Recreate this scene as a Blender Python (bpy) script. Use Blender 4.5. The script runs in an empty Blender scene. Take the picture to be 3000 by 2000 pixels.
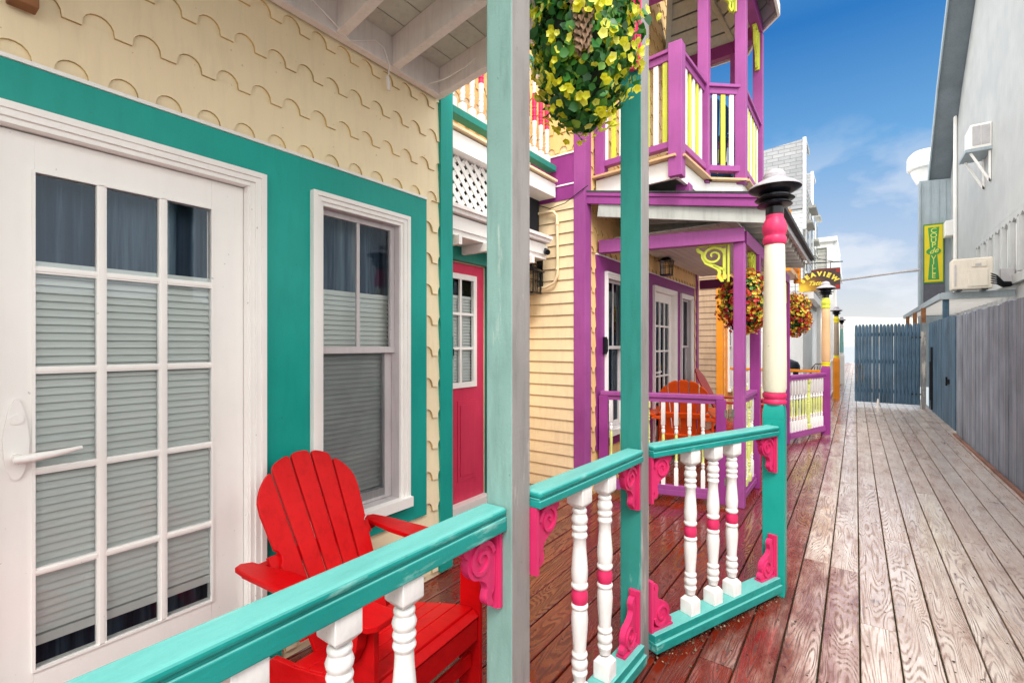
import bpy, bmesh, math, random
from mathutils import Vector, Matrix
random.seed(7)
PI = math.pi
sc = bpy.context.scene
COL = sc.collection

# ------------------------------------------------------------------ helpers
def tag(o, label=None, cat=None, group=None, kind=None):
    if label: o['label'] = label
    if cat: o['category'] = cat
    if group: o['group'] = group
    if kind: o['kind'] = kind
    return o

def empty(name, loc=(0, 0, 0), rz=0.0, label=None, cat=None, group=None):
    o = bpy.data.objects.new(name, None)
    o.empty_display_size = 0.1
    COL.objects.link(o)
    o.location = loc
    o.rotation_euler = (0, 0, rz)
    return tag(o, label, cat, group)

def chain(o):
    s = Vector((0, 0, 0))
    while o is not None:
        s += o.location
        o = o.parent
    return s

class MB:
    """collects polygons; build() links them as one mesh object"""
    def __init__(self):
        self.v = []; self.f = []; self.m = []; self.s = []; self.mi = 0; self.sm = False
    def face(self, pts):
        b = len(self.v)
        self.v += [tuple(p) for p in pts]
        self.f.append(list(range(b, b + len(pts)))); self.m.append(self.mi); self.s.append(self.sm)
    def grid(self, vs, fs):
        b = len(self.v)
        self.v += [tuple(p) for p in vs]
        for f in fs:
            self.f.append([b + i for i in f]); self.m.append(self.mi); self.s.append(self.sm)
        return self
    def box(self, x0, x1, y0, y1, z0, z1):
        if x0 > x1: x0, x1 = x1, x0
        if y0 > y1: y0, y1 = y1, y0
        if z0 > z1: z0, z1 = z1, z0
        vs = [(x0,y0,z0),(x1,y0,z0),(x1,y1,z0),(x0,y1,z0),(x0,y0,z1),(x1,y0,z1),(x1,y1,z1),(x0,y1,z1)]
        return self.grid(vs, [(0,3,2,1),(4,5,6,7),(0,1,5,4),(1,2,6,5),(2,3,7,6),(3,0,4,7)])
    def beam(self, a, b, w, h, up=(0, 0, 1), wa=0.0, hb=0.0):
        """box from a to b; w across, h along up; centred"""
        a = Vector(a); b = Vector(b); d = (b - a).normalized(); up = Vector(up)
        s = d.cross(up).normalized(); u = s.cross(d).normalized()
        vs = []
        for p in (a, b):
            for i, j in ((-1,-1),(1,-1),(1,1),(-1,1)):
                vs.append(p + s*(w/2*i + wa) + u*(h/2*j + hb))
        return self.grid(vs, [(0,1,2,3),(7,6,5,4),(0,4,5,1),(1,5,6,2),(2,6,7,3),(3,7,4,0)])
    def prism(self, pts, ext):
        """polygon pts (3D) extruded by vector ext"""
        ext = Vector(ext); n = len(pts); P = [Vector(p) for p in pts]
        nrm = Vector((0,0,0))
        for i in range(n): nrm += P[i].cross(P[(i+1) % n])
        if nrm.dot(ext) > 0: P.reverse()
        Q = [p + ext for p in P]
        fs = [tuple(range(n)), tuple(range(2*n-1, n-1, -1))]
        fs += [(i, n+i, n+(i+1) % n, (i+1) % n) for i in range(n)]
        return self.grid(P + Q, fs)
    def tube(self, path, r, n=8, cap=True):
        P = [Vector(p) for p in path]; m = len(P)
        rr = r if isinstance(r, (list, tuple)) else [r]*m
        vs = []; ref = None
        for i, p in enumerate(P):
            d = (P[min(i+1, m-1)] - P[max(i-1, 0)]).normalized()
            if ref is None:
                ref = d.orthogonal().normalized()
            ref = (ref - d*ref.dot(d)).normalized()
            t = d.cross(ref)
            for k in range(n):
                a = 2*PI*k/n
                vs.append(p + (ref*math.cos(a) + t*math.sin(a))*rr[i])
        fs = []
        for i in range(m-1):
            for k in range(n):
                fs.append((i*n+k, i*n+(k+1) % n, (i+1)*n+(k+1) % n, (i+1)*n+k))
        if cap:
            fs.append(tuple(range(n-1, -1, -1))); fs.append(tuple(range((m-1)*n, m*n)))
        o = self.sm; self.sm = True; self.grid(vs, fs); self.sm = o
        return self
    def lathe(self, prof, c=(0, 0, 0), n=24, mats=None):
        """prof list of (z, r) ; mats optional fn(z)->index"""
        vs = []; m = len(prof)
        for z, r in prof:
            for k in range(n):
                a = 2*PI*k/n
                vs.append((c[0]+r*math.cos(a), c[1]+r*math.sin(a), c[2]+z))
        b = len(self.v); self.v += vs
        up = prof[-1][0] >= prof[0][0]
        for i in range(m-1):
            zz = (prof[i][0]+prof[i+1][0])/2
            mi = mats(zz) if mats else self.mi
            for k in range(n):
                q = [b+i*n+k, b+i*n+(k+1) % n, b+(i+1)*n+(k+1) % n, b+(i+1)*n+k]
                if not up: q.reverse()
                self.f.append(q); self.m.append(mi); self.s.append(True)
        for i in (0, m-1):
            if prof[i][1] > 1e-4:
                q = [b+i*n+k for k in range(n)]
                if (i == 0) == up: q.reverse()
                self.f.append(q); self.m.append(mats(prof[i][0]) if mats else self.mi); self.s.append(False)
        return self
    def build(self, name, mat, parent=None, bevel=0.0, world=True, seg=2, sharp=40):
        me = bpy.data.meshes.new(name)
        me.from_pydata(self.v, [], self.f)
        mats = mat if isinstance(mat, (list, tuple)) else [mat]
        for m in mats: me.materials.append(m)
        me.polygons.foreach_set('material_index', self.m)
        me.polygons.foreach_set('use_smooth', self.s)
        me.update()
        if any(self.s):
            bm = bmesh.new(); bm.from_mesh(me)
            bmesh.ops.remove_doubles(bm, verts=bm.verts, dist=1e-5)
            bm.to_mesh(me); bm.free()
            me.set_sharp_from_angle(angle=math.radians(sharp))
        o = bpy.data.objects.new(name, me); COL.objects.link(o)
        if parent is not None:
            o.parent = parent
            if world: o.location = -chain(parent)
        if bevel > 0:
            if not any(self.s):
                bm = bmesh.new(); bm.from_mesh(me)
                bmesh.ops.remove_doubles(bm, verts=bm.verts, dist=1e-5)
                bm.to_mesh(me); bm.free()
            md = o.modifiers.new('bevel', 'BEVEL'); md.width = bevel; md.segments = seg
            md.limit_method = 'ANGLE'; md.angle_limit = math.radians(35)
        return o

def dup(root, loc=None, rz=None, label=None):
    r = root.copy(); COL.objects.link(r)
    if loc is not None: r.location = loc
    if rz is not None: r.rotation_euler = (0, 0, rz)
    if label: r['label'] = label
    def rec(src, dst):
        for ch in list(src.children):
            c = ch.copy(); COL.objects.link(c); c.parent = dst
            rec(ch, c)
    rec(root, r)
    return r

# ------------------------------------------------------------------ materials
def lin(h):
    h = h.lstrip('#')
    out = []
    for i in (0, 2, 4):
        c = int(h[i:i+2], 16)/255
        out.append(c/12.92 if c <= .04045 else ((c+.055)/1.055)**2.4)
    return out

def nodes(name):
    m = bpy.data.materials.new(name); m.use_nodes = True
    nt = m.node_tree; N = nt.nodes; L = nt.links
    for n in list(N): N.remove(n)
    out = N.new('ShaderNodeOutputMaterial')
    return m, nt, N, L, out

def mapping(N, L, scale=(1, 1, 1), rot=(0, 0, 0)):
    tc = N.new('ShaderNodeTexCoord'); mp = N.new('ShaderNodeMapping')
    mp.inputs['Scale'].default_value = scale; mp.inputs['Rotation'].default_value = rot
    L.new(tc.outputs['Object'], mp.inputs['Vector'])
    return mp.outputs['Vector']

def noise(N, L, vec, scale, detail=3, rough=.55, dist=0):
    n = N.new('ShaderNodeTexNoise'); n.inputs['Scale'].default_value = scale
    n.inputs['Detail'].default_value = detail; n.inputs['Roughness'].default_value = rough
    n.inputs['Distortion'].default_value = dist
    L.new(vec, n.inputs['Vector']); return n.outputs['Fac']

def ramp(N, L, fac, stops):
    r = N.new('ShaderNodeValToRGB'); e = r.color_ramp.elements
    while len(e) > 2: e.remove(e[-1])
    for i, (p, c) in enumerate(stops):
        if i < 2: el = e[i]; el.position = p
        else: el = e.new(p)
        el.color = (c[0], c[1], c[2], 1) if len(c) == 3 else c
    L.new(fac, r.inputs['Fac']); return r.outputs['Color']

def mixc(N, L, fac, a, b, mode='MIX'):
    m = N.new('ShaderNodeMix'); m.data_type = 'RGBA'; m.blend_type = mode
    for s, v in ((0, fac), (6, a), (7, b)):
        if isinstance(v, (int, float)): m.inputs[s].default_value = v
        elif isinstance(v, (list, tuple)): m.inputs[s].default_value = (v[0], v[1], v[2], 1)
        else: L.new(v, m.inputs[s])
    return m.outputs[2]

def math_(N, L, op, a, b=None, c=None):
    m = N.new('ShaderNodeMath'); m.operation = op
    for i, v in enumerate((a, b, c)):
        if v is None: continue
        if isinstance(v, (int, float)): m.inputs[i].default_value = v
        else: L.new(v, m.inputs[i])
    return m.outputs[0]

def paint(name, hexc, rough=.42, var=.10, bump=.10, grime=.25, stretch=(1, 1, .15), wear=0.0, wearc='#b9ada0', spec=.28, gscale=2.2, skytint=None, island=0.0):
    m, nt, N, L, out = nodes(name)
    c = lin(hexc)
    p = N.new('ShaderNodeBsdfPrincipled')
    v = mapping(N, L)
    vs = mapping(N, L, stretch)
    n1 = noise(N, L, v, gscale, 4)
    n2 = noise(N, L, vs, 26, 5, .65)
    n3 = noise(N, L, v, 90, 3, .6)
    dark = [x*(1-var*1.6) for x in c]; lite = [min(1, x*(1+var) + .012*var*8) for x in c]
    col = ramp(N, L, n1, [(.3, dark), (.7, lite)])
    g = ramp(N, L, n2, [(.30, (1-grime,)*3), (.52, (1, 1, 1))])
    col = mixc(N, L, .8, col, g, 'MULTIPLY')
    # small dark specks and chips
    sp = noise(N, L, v, 46, 2, .5)
    spk = ramp(N, L, sp, [(.735, (0, 0, 0)), (.765, (1, 1, 1))])
    col = mixc(N, L, math_(N, L, 'MULTIPLY', spk, .45), col, [x*.35+.02 for x in c])
    if wear > 0:
        w = noise(N, L, vs, 11, 6, .7)
        wm = ramp(N, L, w, [(.62-wear*.2, (0, 0, 0)), (.70-wear*.15, (1, 1, 1))])
        col = mixc(N, L, math_(N, L, 'MULTIPLY', wm, .8), col, lin(wearc))
    if island > 0:
        gi = N.new('ShaderNodeNewGeometry')
        ir = ramp(N, L, gi.outputs['Random Per Island'], [(0, (1-island,)*3), (.5, (1-island*.3, 1-island*.35, 1-island*.4)), (1, (1, 1, 1))])
        col = mixc(N, L, 1.0, col, ir, 'MULTIPLY')
    if skytint:  # upward faces lightened: sky reflection put into the colour
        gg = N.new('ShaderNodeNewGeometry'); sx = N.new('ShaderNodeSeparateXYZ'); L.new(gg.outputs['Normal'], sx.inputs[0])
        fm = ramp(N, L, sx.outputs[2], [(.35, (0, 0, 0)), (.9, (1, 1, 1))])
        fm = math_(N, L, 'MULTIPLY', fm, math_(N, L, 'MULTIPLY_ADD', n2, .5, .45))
        col = mixc(N, L, fm, col, lin(skytint))
    L.new(col, p.inputs['Base Color'])
    r = ramp(N, L, n1, [(.2, (rough*.8,)*3), (.8, (min(1, rough*1.25),)*3)])
    L.new(r, p.inputs['Roughness'])
    p.inputs['Specular IOR Level'].default_value = spec
    h = math_(N, L, 'ADD', math_(N, L, 'MULTIPLY', n2, .8), math_(N, L, 'MULTIPLY', n3, .35))
    b = N.new('ShaderNodeBump'); b.inputs['Strength'].default_value = bump*2.2; b.inputs['Distance'].default_value = .004
    L.new(h, b.inputs['Height']); L.new(b.outputs['Normal'], p.inputs['Normal'])
    L.new(p.outputs[0], out.inputs[0])
    return m

def plain(name, hexc, rough=.5, metal=0.0, var=.15, scale=8, trans=0.0, spec=.5):
    m, nt, N, L, out = nodes(name)
    c = lin(hexc); p = N.new('ShaderNodeBsdfPrincipled')
    v = mapping(N, L); n1 = noise(N, L, v, scale, 4)
    col = ramp(N, L, n1, [(.3, [x*(1-var) for x in c]), (.7, [min(1, x*(1+var)) for x in c])])
    L.new(col, p.inputs['Base Color']); p.inputs['Roughness'].default_value = rough
    p.inputs['Metallic'].default_value = metal; p.inputs['Specular IOR Level'].default_value = spec
    b = N.new('ShaderNodeBump'); b.inputs['Strength'].default_value = .15; b.inputs['Distance'].default_value = .003
    L.new(noise(N, L, v, scale*12, 3), b.inputs['Height']); L.new(b.outputs['Normal'], p.inputs['Normal'])
    if trans > 0:
        t = N.new('ShaderNodeBsdfTranslucent'); L.new(col, t.inputs['Color'])
        mx = N.new('ShaderNodeMixShader'); mx.inputs[0].default_value = trans
        L.new(p.outputs[0], mx.inputs[1]); L.new(t.outputs[0], mx.inputs[2]); L.new(mx.outputs[0], out.inputs[0])
    else:
        L.new(p.outputs[0], out.inputs[0])
    return m

def leafmat(name, stops, trans=.25, rough=.4):
    m, nt, N, L, out = nodes(name)
    g = N.new('ShaderNodeNewGeometry'); p = N.new('ShaderNodeBsdfPrincipled')
    col = ramp(N, L, g.outputs['Random Per Island'], [(a, lin(b)) for a, b in stops])
    L.new(col, p.inputs['Base Color']); p.inputs['Roughness'].default_value = rough
    t = N.new('ShaderNodeBsdfTranslucent'); L.new(col, t.inputs['Color'])
    mx = N.new('ShaderNodeMixShader'); mx.inputs[0].default_value = trans
    L.new(p.outputs[0], mx.inputs[1]); L.new(t.outputs[0], mx.inputs[2]); L.new(mx.outputs[0], out.inputs[0])
    return m

def glassmat(name, tint=(.75, .82, .85), refl=1.0, base=.06):
    m, nt, N, L, out = nodes(name)
    f = N.new('ShaderNodeFresnel'); f.inputs['IOR'].default_value = 1.5
    t = N.new('ShaderNodeBsdfTransparent'); t.inputs['Color'].default_value = (*tint, 1)
    g = N.new('ShaderNodeBsdfGlossy'); g.inputs['Roughness'].default_value = .03
    g.inputs['Color'].default_value = (.66, .80, .95, 1)
    v = mapping(N, L)
    b = N.new('ShaderNodeBump'); b.inputs['Strength'].default_value = .08; b.inputs['Distance'].default_value = .01
    L.new(noise(N, L, v, 3, 2), b.inputs['Height']); L.new(b.outputs['Normal'], g.inputs['Normal'])
    fac = math_(N, L, 'MULTIPLY_ADD', f.outputs[0], refl, base)
    mx = N.new('ShaderNodeMixShader'); L.new(fac, mx.inputs[0])
    L.new(t.outputs[0], mx.inputs[1]); L.new(g.outputs[0], mx.inputs[2]); L.new(mx.outputs[0], out.inputs[0])
    return m

def screenmat():
    m, nt, N, L, out = nodes('grey_insect_screen')
    t = N.new('ShaderNodeBsdfTransparent'); t.inputs['Color'].default_value = (1, 1, 1, 1)
    p = N.new('ShaderNodeBsdfPrincipled'); p.inputs['Base Color'].default_value = (*lin('#3c3f46'), 1); p.inputs['Roughness'].default_value = .7
    v = mapping(N, L); n = noise(N, L, v, 6, 3)
    f = ramp(N, L, n, [(.3, (.30,)*3), (.7, (.42,)*3)])
    mx = N.new('ShaderNodeMixShader'); L.new(f, mx.inputs[0]); L.new(t.outputs[0], mx.inputs[1]); L.new(p.outputs[0], mx.inputs[2]); L.new(mx.outputs[0], out.inputs[0])
    return m

def deckmat():
    m, nt, N, L, out = nodes('wet_deck_boards')
    geo = N.new('ShaderNodeNewGeometry'); p = N.new('ShaderNodeBsdfPrincipled')
    tc = N.new('ShaderNodeTexCoord')
    rnd = geo.outputs['Random Per Island']
    off = N.new('ShaderNodeCombineXYZ')
    L.new(math_(N, L, 'MULTIPLY', rnd, 37.0), off.inputs[0]); L.new(math_(N, L, 'MULTIPLY', rnd, 91.0), off.inputs[1])
    add = N.new('ShaderNodeVectorMath'); add.operation = 'ADD'
    L.new(tc.outputs['Object'], add.inputs[0]); L.new(off.outputs[0], add.inputs[1])
    mp = N.new('ShaderNodeMapping'); mp.inputs['Scale'].default_value = (7.5, .75, 1)
    L.new(add.outputs[0], mp.inputs['Vector']); v = mp.outputs['Vector']
    # cathedral grain: contour lines of a stretched smooth noise
    n = noise(N, L, v, 1.0, 1.5, .45, .25)
    rings = math_(N, L, 'SINE', math_(N, L, 'MULTIPLY', n, 200.0))
    mpf = N.new('ShaderNodeMapping'); mpf.inputs['Scale'].default_value = (70, 2.2, 1)
    L.new(add.outputs[0], mpf.inputs['Vector'])
    fine = noise(N, L, mpf.outputs['Vector'], 1.0, 5, .7)
    mpb = N.new('ShaderNodeMapping'); mpb.inputs['Scale'].default_value = (5, 1.4, 1)
    L.new(add.outputs[0], mpb.inputs['Vector'])
    big = noise(N, L, mpb.outputs['Vector'], 1.6, 5, .7)
    grain = math_(N, L, 'ADD', math_(N, L, 'MULTIPLY', rings, .22), math_(N, L, 'MULTIPLY', fine, 1.5))  # ~ .45..1.05
    gm = ramp(N, L, grain, [(.44, (0, 0, 0)), (.72, (1, 1, 1))])    # 0 valley, 1 ridge
    # deep red brown porch boards; pale walkway colour paints in the wet sky reflection
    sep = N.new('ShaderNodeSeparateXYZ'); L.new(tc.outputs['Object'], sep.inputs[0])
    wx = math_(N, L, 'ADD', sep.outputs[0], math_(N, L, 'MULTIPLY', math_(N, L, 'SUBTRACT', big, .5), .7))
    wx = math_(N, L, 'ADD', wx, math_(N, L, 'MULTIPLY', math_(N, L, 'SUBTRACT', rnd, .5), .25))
    worn = N.new('ShaderNodeMapRange'); worn.interpolation_type = 'SMOOTHSTEP'  # pale mask across the walkway, painted stand-in for sky glare
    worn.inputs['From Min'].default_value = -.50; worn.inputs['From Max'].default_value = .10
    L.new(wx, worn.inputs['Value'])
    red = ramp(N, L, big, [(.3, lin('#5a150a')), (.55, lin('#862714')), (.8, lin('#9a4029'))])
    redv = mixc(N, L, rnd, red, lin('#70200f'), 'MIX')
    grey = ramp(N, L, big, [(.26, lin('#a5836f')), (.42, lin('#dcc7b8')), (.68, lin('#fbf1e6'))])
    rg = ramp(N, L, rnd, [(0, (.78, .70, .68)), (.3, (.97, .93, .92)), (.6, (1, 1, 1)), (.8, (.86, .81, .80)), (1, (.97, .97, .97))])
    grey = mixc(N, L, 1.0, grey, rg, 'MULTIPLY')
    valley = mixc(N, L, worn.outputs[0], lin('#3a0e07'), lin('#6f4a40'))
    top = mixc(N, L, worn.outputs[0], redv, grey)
    valm = math_(N, L, 'MULTIPLY', math_(N, L, 'SUBTRACT', 1.0, gm), math_(N, L, 'MULTIPLY_ADD', big, 1.5, -.12))
    col = mixc(N, L, valm, top, valley)
    st = noise(N, L, tc.outputs['Object'], 2.3, 6, .75)
    stm = ramp(N, L, st, [(.60, (0, 0, 0)), (.66, (1, 1, 1))])
    frag = ramp(N, L, fine, [(.40, (1, 1, 1)), (.55, (0, 0, 0))])
    col = mixc(N, L, math_(N, L, 'MULTIPLY', math_(N, L, 'MULTIPLY', stm, frag), .7), col, lin('#43302c'))
    L.new(col, p.inputs['Base Color'])
    wet = noise(N, L, tc.outputs['Object'], 1.7, 4, .6)
    rr = ramp(N, L, wet, [(.35, (.10,)*3), (.7, (.30,)*3)])
    rr = mixc(N, L, gm, (.5, .5, .5), rr)
    L.new(rr, p.inputs['Roughness'])
    p.inputs['IOR'].default_value = 1.5
    p.inputs['Specular IOR Level'].default_value = .6
    p.inputs['Coat Weight'].default_value = .6; p.inputs['Coat Roughness'].default_value = .12
    p.inputs['Coat IOR'].default_value = 1.75
    b = N.new('ShaderNodeBump'); b.inputs['Strength'].default_value = .55; b.inputs['Distance'].default_value = .0028
    hb = math_(N, L, 'ADD', gm, math_(N, L, 'MULTIPLY', big, 1.4))
    L.new(hb, b.inputs['Height'])
    L.new(b.outputs['Normal'], p.inputs['Normal']); L.new(b.outputs['Normal'], p.inputs['Coat Normal'])
    L.new(p.outputs[0], out.inputs[0])
    return m

M = {}
M['cream'] = paint('cream_shingle_paint', '#fde8c2', .5, .05, .10, .08, gscale=1.2)
M['cream_b'] = paint('buff_siding_paint', '#f2dab2', .5, .05, .12, .12)
M['cream_shaded'] = paint('shaded_cream_shingle_paint', '#f0c888', .5, .08, .12, .15)  # cream shingles with warm porch shade put into the colour
M['teal'] = paint('teal_trim_paint', '#0aa093', .42, .10, .10, .08, stretch=(1, 1, .2), gscale=1.4)
M['teal_rail'] = paint('aqua_rail_paint', '#148f88', .38, .10, .30, .28, stretch=(1, .2, 1), wear=.22, wearc='#8fc4bd', skytint='#79c3be')
M['sage'] = paint('weathered_sage_post_paint', '#7fa39c', .5, .09, .22, .22, wear=.10, wearc='#b9c4bf')
M['greypost'] = paint('weathered_grey_post_paint', '#918c8a', .5, .10, .25, .25, wear=.14, wearc='#bcb7b3')
M['green'] = paint('deep_green_paint', '#25897a', .4, .08, .1, .15)
M['white'] = paint('white_trim_paint', '#f5f3ef', .40, .03, .03, .03)
M['white_b'] = paint('baluster_white_paint', '#efeeec', .35, .05, .22, .16)
M['soffit'] = paint('soffit_white_paint', '#efe9e6', .5, .05, .12, .14)
M['ceil'] = paint('ceiling_board_paint', '#cfd2c8', .55, .06, .12, .16)
M['pink'] = paint('hot_pink_paint', '#d83064', .38, .10, .12, .18)
M['pinkb'] = paint('magenta_bracket_paint', '#d42c68', .38, .12, .15, .2)
M['reddoor'] = paint('crimson_door_paint', '#d8385c', .35, .06, .05, .08)
M['red'] = paint('red_chair_paint', '#cc0209', .36, .10, .16, .22, stretch=(.3, 1, 1), spec=.16)
M['purple'] = paint('orchid_paint', '#9c4b90', .42, .08, .12, .15)
M['purple_d'] = paint('deep_purple_paint', '#8f3582', .42, .10, .10, .15)
M['plum'] = paint('dark_plum_paint', '#6b2350', .45, .10, .10, .15)
M['lime'] = paint('lime_yellow_paint', '#cfd84c', .4, .08, .12, .15)
M['limeb'] = paint('pale_lime_paint', '#d6dd86', .4, .08, .12, .15)
M['orange'] = paint('orange_trim_paint', '#e08a1c', .42, .10, .12, .15)
M['orangech'] = paint('orange_chair_paint', '#f05a14', .4, .10, .1, .15)
M['redch'] = paint('rust_chair_paint', '#b5281c', .4, .10, .1, .15)
M['tan'] = paint('tan_shaft_paint', '#d9b184', .42, .08, .1, .15)
M['taupe'] = paint('taupe_shaft_paint', '#9a8a78', .42, .08, .1, .15)
M['aqua'] = paint('pale_aqua_paint', '#93cfc8', .42, .08, .1, .15)
M['bone'] = paint('bone_shaft_paint', '#e2dcc6', .4, .05, .08, .12)
M['yellow'] = paint('yellow_ring_paint', '#e0cf2a', .4, .08, .1, .12)
M['bsid'] = paint('brown_siding_paint', '#a98d72', .55, .1, .15, .25)
M['greywall'] = paint('grey_building_paint', '#bfc1c0', .6, .05, .10, .12, stretch=(1, 1, .08))
M['bluewall'] = paint('blue_grey_board_paint', '#a9b6bd', .55, .06, .12, .18, stretch=(1, 1, .08))
M['soffgrey'] = paint('grey_soffit_paint', '#7e8890', .6, .08, .1, .2)
M['fencegrey'] = paint('weathered_grey_fence', '#8f9bab', .65, .18, .6, .5, stretch=(1, 1, .05), island=.28, wear=.22, wearc='#a9a6a4')
M['fenceblue'] = paint('slate_blue_fence', '#527590', .6, .18, .35, .42, stretch=(1, 1, .06), island=.3, wear=.10, wearc='#93a2ab')
M['navy'] = paint('navy_chair_paint', '#1f4c7e', .4, .1, .1, .12)
M['black'] = plain('black_lamp_metal', '#14161e', .28, .3, .25, 12)
M['capgrey'] = plain('weathered_grey_lamp_cap', '#aeaab0', .5, .1, .18, 20)
M['steel'] = plain('tarnished_steel', '#8f8c84', .4, .8, .3, 40)
M['dark'] = plain('dark_gap_backing', '#10141c', .9, 0, .2, 3)  # near-black for the sheets behind fence seams and lattice
def reflectionmat():  # bright and dark streaks standing in for street reflections in the panes
    m, nt, N, L, out = nodes('pane_reflection_streaks'); p = N.new('ShaderNodeBsdfPrincipled')
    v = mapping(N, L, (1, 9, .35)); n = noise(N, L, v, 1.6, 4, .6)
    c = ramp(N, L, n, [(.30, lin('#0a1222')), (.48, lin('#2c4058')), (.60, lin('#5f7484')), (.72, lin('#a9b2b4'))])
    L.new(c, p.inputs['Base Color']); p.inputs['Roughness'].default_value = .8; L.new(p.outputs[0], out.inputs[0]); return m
M['reflection_sheet'] = reflectionmat()
def reflection_sheet(x, y0, y1, z0, z1, parent):  # added wavy sheet behind the glass carrying the painted reflections
    mb = MB(); n = 60; vs = []; mb.sm = True
    for i in range(n+1):
        y = y0+(y1-y0)*i/n; d = .018*math.sin(i*.9)+.008*math.sin(i*2.3)
        vs += [(x+d, y, z0), (x+d, y, z1)]
    mb.grid(vs, [(2*i, 2*i+2, 2*i+3, 2*i+1) for i in range(n)])
    return mb.build('reflection_sheet', M['reflection_sheet'], parent, sharp=180)
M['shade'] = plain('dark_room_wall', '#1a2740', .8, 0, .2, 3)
M['blind'] = plain('white_blind', '#dfe3df', .5, 0, .03, 3, trans=.10)
M['glass'] = glassmat('window_glass', (.98, .99, .98), .70, .010)
M['glassd'] = glassmat('dark_window_glass', (.35, .45, .47), .7, .03)
M['roof'] = plain('dark_asphalt_shingle', '#3c3c40', .85, 0, .3, 30)
M['alu'] = plain('grey_aluminium', '#b9b7b9', .45, .2, .1, 10)
M['beige'] = paint('beige_metal_case', '#e4dccd', .45, .05, .04, .10)
M['coir'] = plain('twisted_coir', '#8b7059', .9, 0, .45, 60)
M['soil'] = plain('dark_foliage_core', '#14260f', .9, 0, .4, 20)
M['wood'] = plain('raw_brown_wood', '#8a5a36', .7, 0, .3, 12)
M['signb'] = paint('dark_sign_board', '#4a3530', .5, .25, .1, .3)
M['signg'] = plain('grey_sign_board', '#5a5b66', .6, 0, .12, 10)
M['rattan'] = plain('dark_rattan', '#5a4632', .7, 0, .35, 30)
M['leaf'] = leafmat('green_leaves', [(0, '#17451f'), (.45, '#2a6a2b'), (.8, '#4a8f36'), (1, '#8fb63f')])
M['petal'] = leafmat('yellow_petals', [(0, '#d7d021'), (.5, '#eae83a'), (1, '#f2f07a')], .35)
M['petalr'] = leafmat('red_petals', [(0, '#a01c28'), (.5, '#cc2c30'), (1, '#e06a34')], .3)
M['petaly'] = leafmat('golden_petals', [(0, '#d8a626'), (.5, '#e8cf3c'), (1, '#f0e060')], .3)
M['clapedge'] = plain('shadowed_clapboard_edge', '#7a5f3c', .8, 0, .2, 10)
M['edge'] = paint('shadowed_shingle_edge', '#d3b678', .7, .2, .1, .3)  # tan undersides: crevice shade put into the colour
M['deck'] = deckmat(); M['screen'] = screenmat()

def shinglemat(name, hexa, hexb, w=.16, h=.13):
    m, nt, N, L, out = nodes(name); p = N.new('ShaderNodeBsdfPrincipled')
    tc = N.new('ShaderNodeTexCoord'); sep = N.new('ShaderNodeSeparateXYZ'); L.new(tc.outputs['Object'], sep.inputs[0])
    cb = N.new('ShaderNodeCombineXYZ')
    L.new(math_(N, L, 'ADD', sep.outputs[0], sep.outputs[1]), cb.inputs[0]); L.new(sep.outputs[2], cb.inputs[1])
    br = N.new('ShaderNodeTexBrick'); br.inputs['Scale'].default_value = 1
    br.inputs['Color1'].default_value = (*lin(hexa), 1); br.inputs['Color2'].default_value = (*lin(hexb), 1)
    br.inputs['Mortar'].default_value = (*[x*.55 for x in lin(hexa)], 1)
    br.inputs['Brick Width'].default_value = w; br.inputs['Row Height'].default_value = h
    br.inputs['Mortar Size'].default_value = .008; br.inputs['Bias'].default_value = 0
    L.new(cb.outputs[0], br.inputs['Vector'])
    n = noise(N, L, tc.outputs['Object'], 3, 4)
    col = mixc(N, L, .5, br.outputs['Color'], ramp(N, L, n, [(.3, (.75,)*3), (.7, (1, 1, 1))]), 'MULTIPLY')
    L.new(col, p.inputs['Base Color']); p.inputs['Roughness'].default_value = .8
    b = N.new('ShaderNodeBump'); b.inputs['Strength'].default_value = .5; b.inputs['Distance'].default_value = .01
    b.invert = True
    L.new(br.outputs['Fac'], b.inputs['Height']); L.new(b.outputs['Normal'], p.inputs['Normal'])
    L.new(p.outputs[0], out.inputs[0]); return m
M['shingle'] = shinglemat('grey_roof_shingles', '#b4b6b9', '#a3a6aa', .30, .105)

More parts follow.
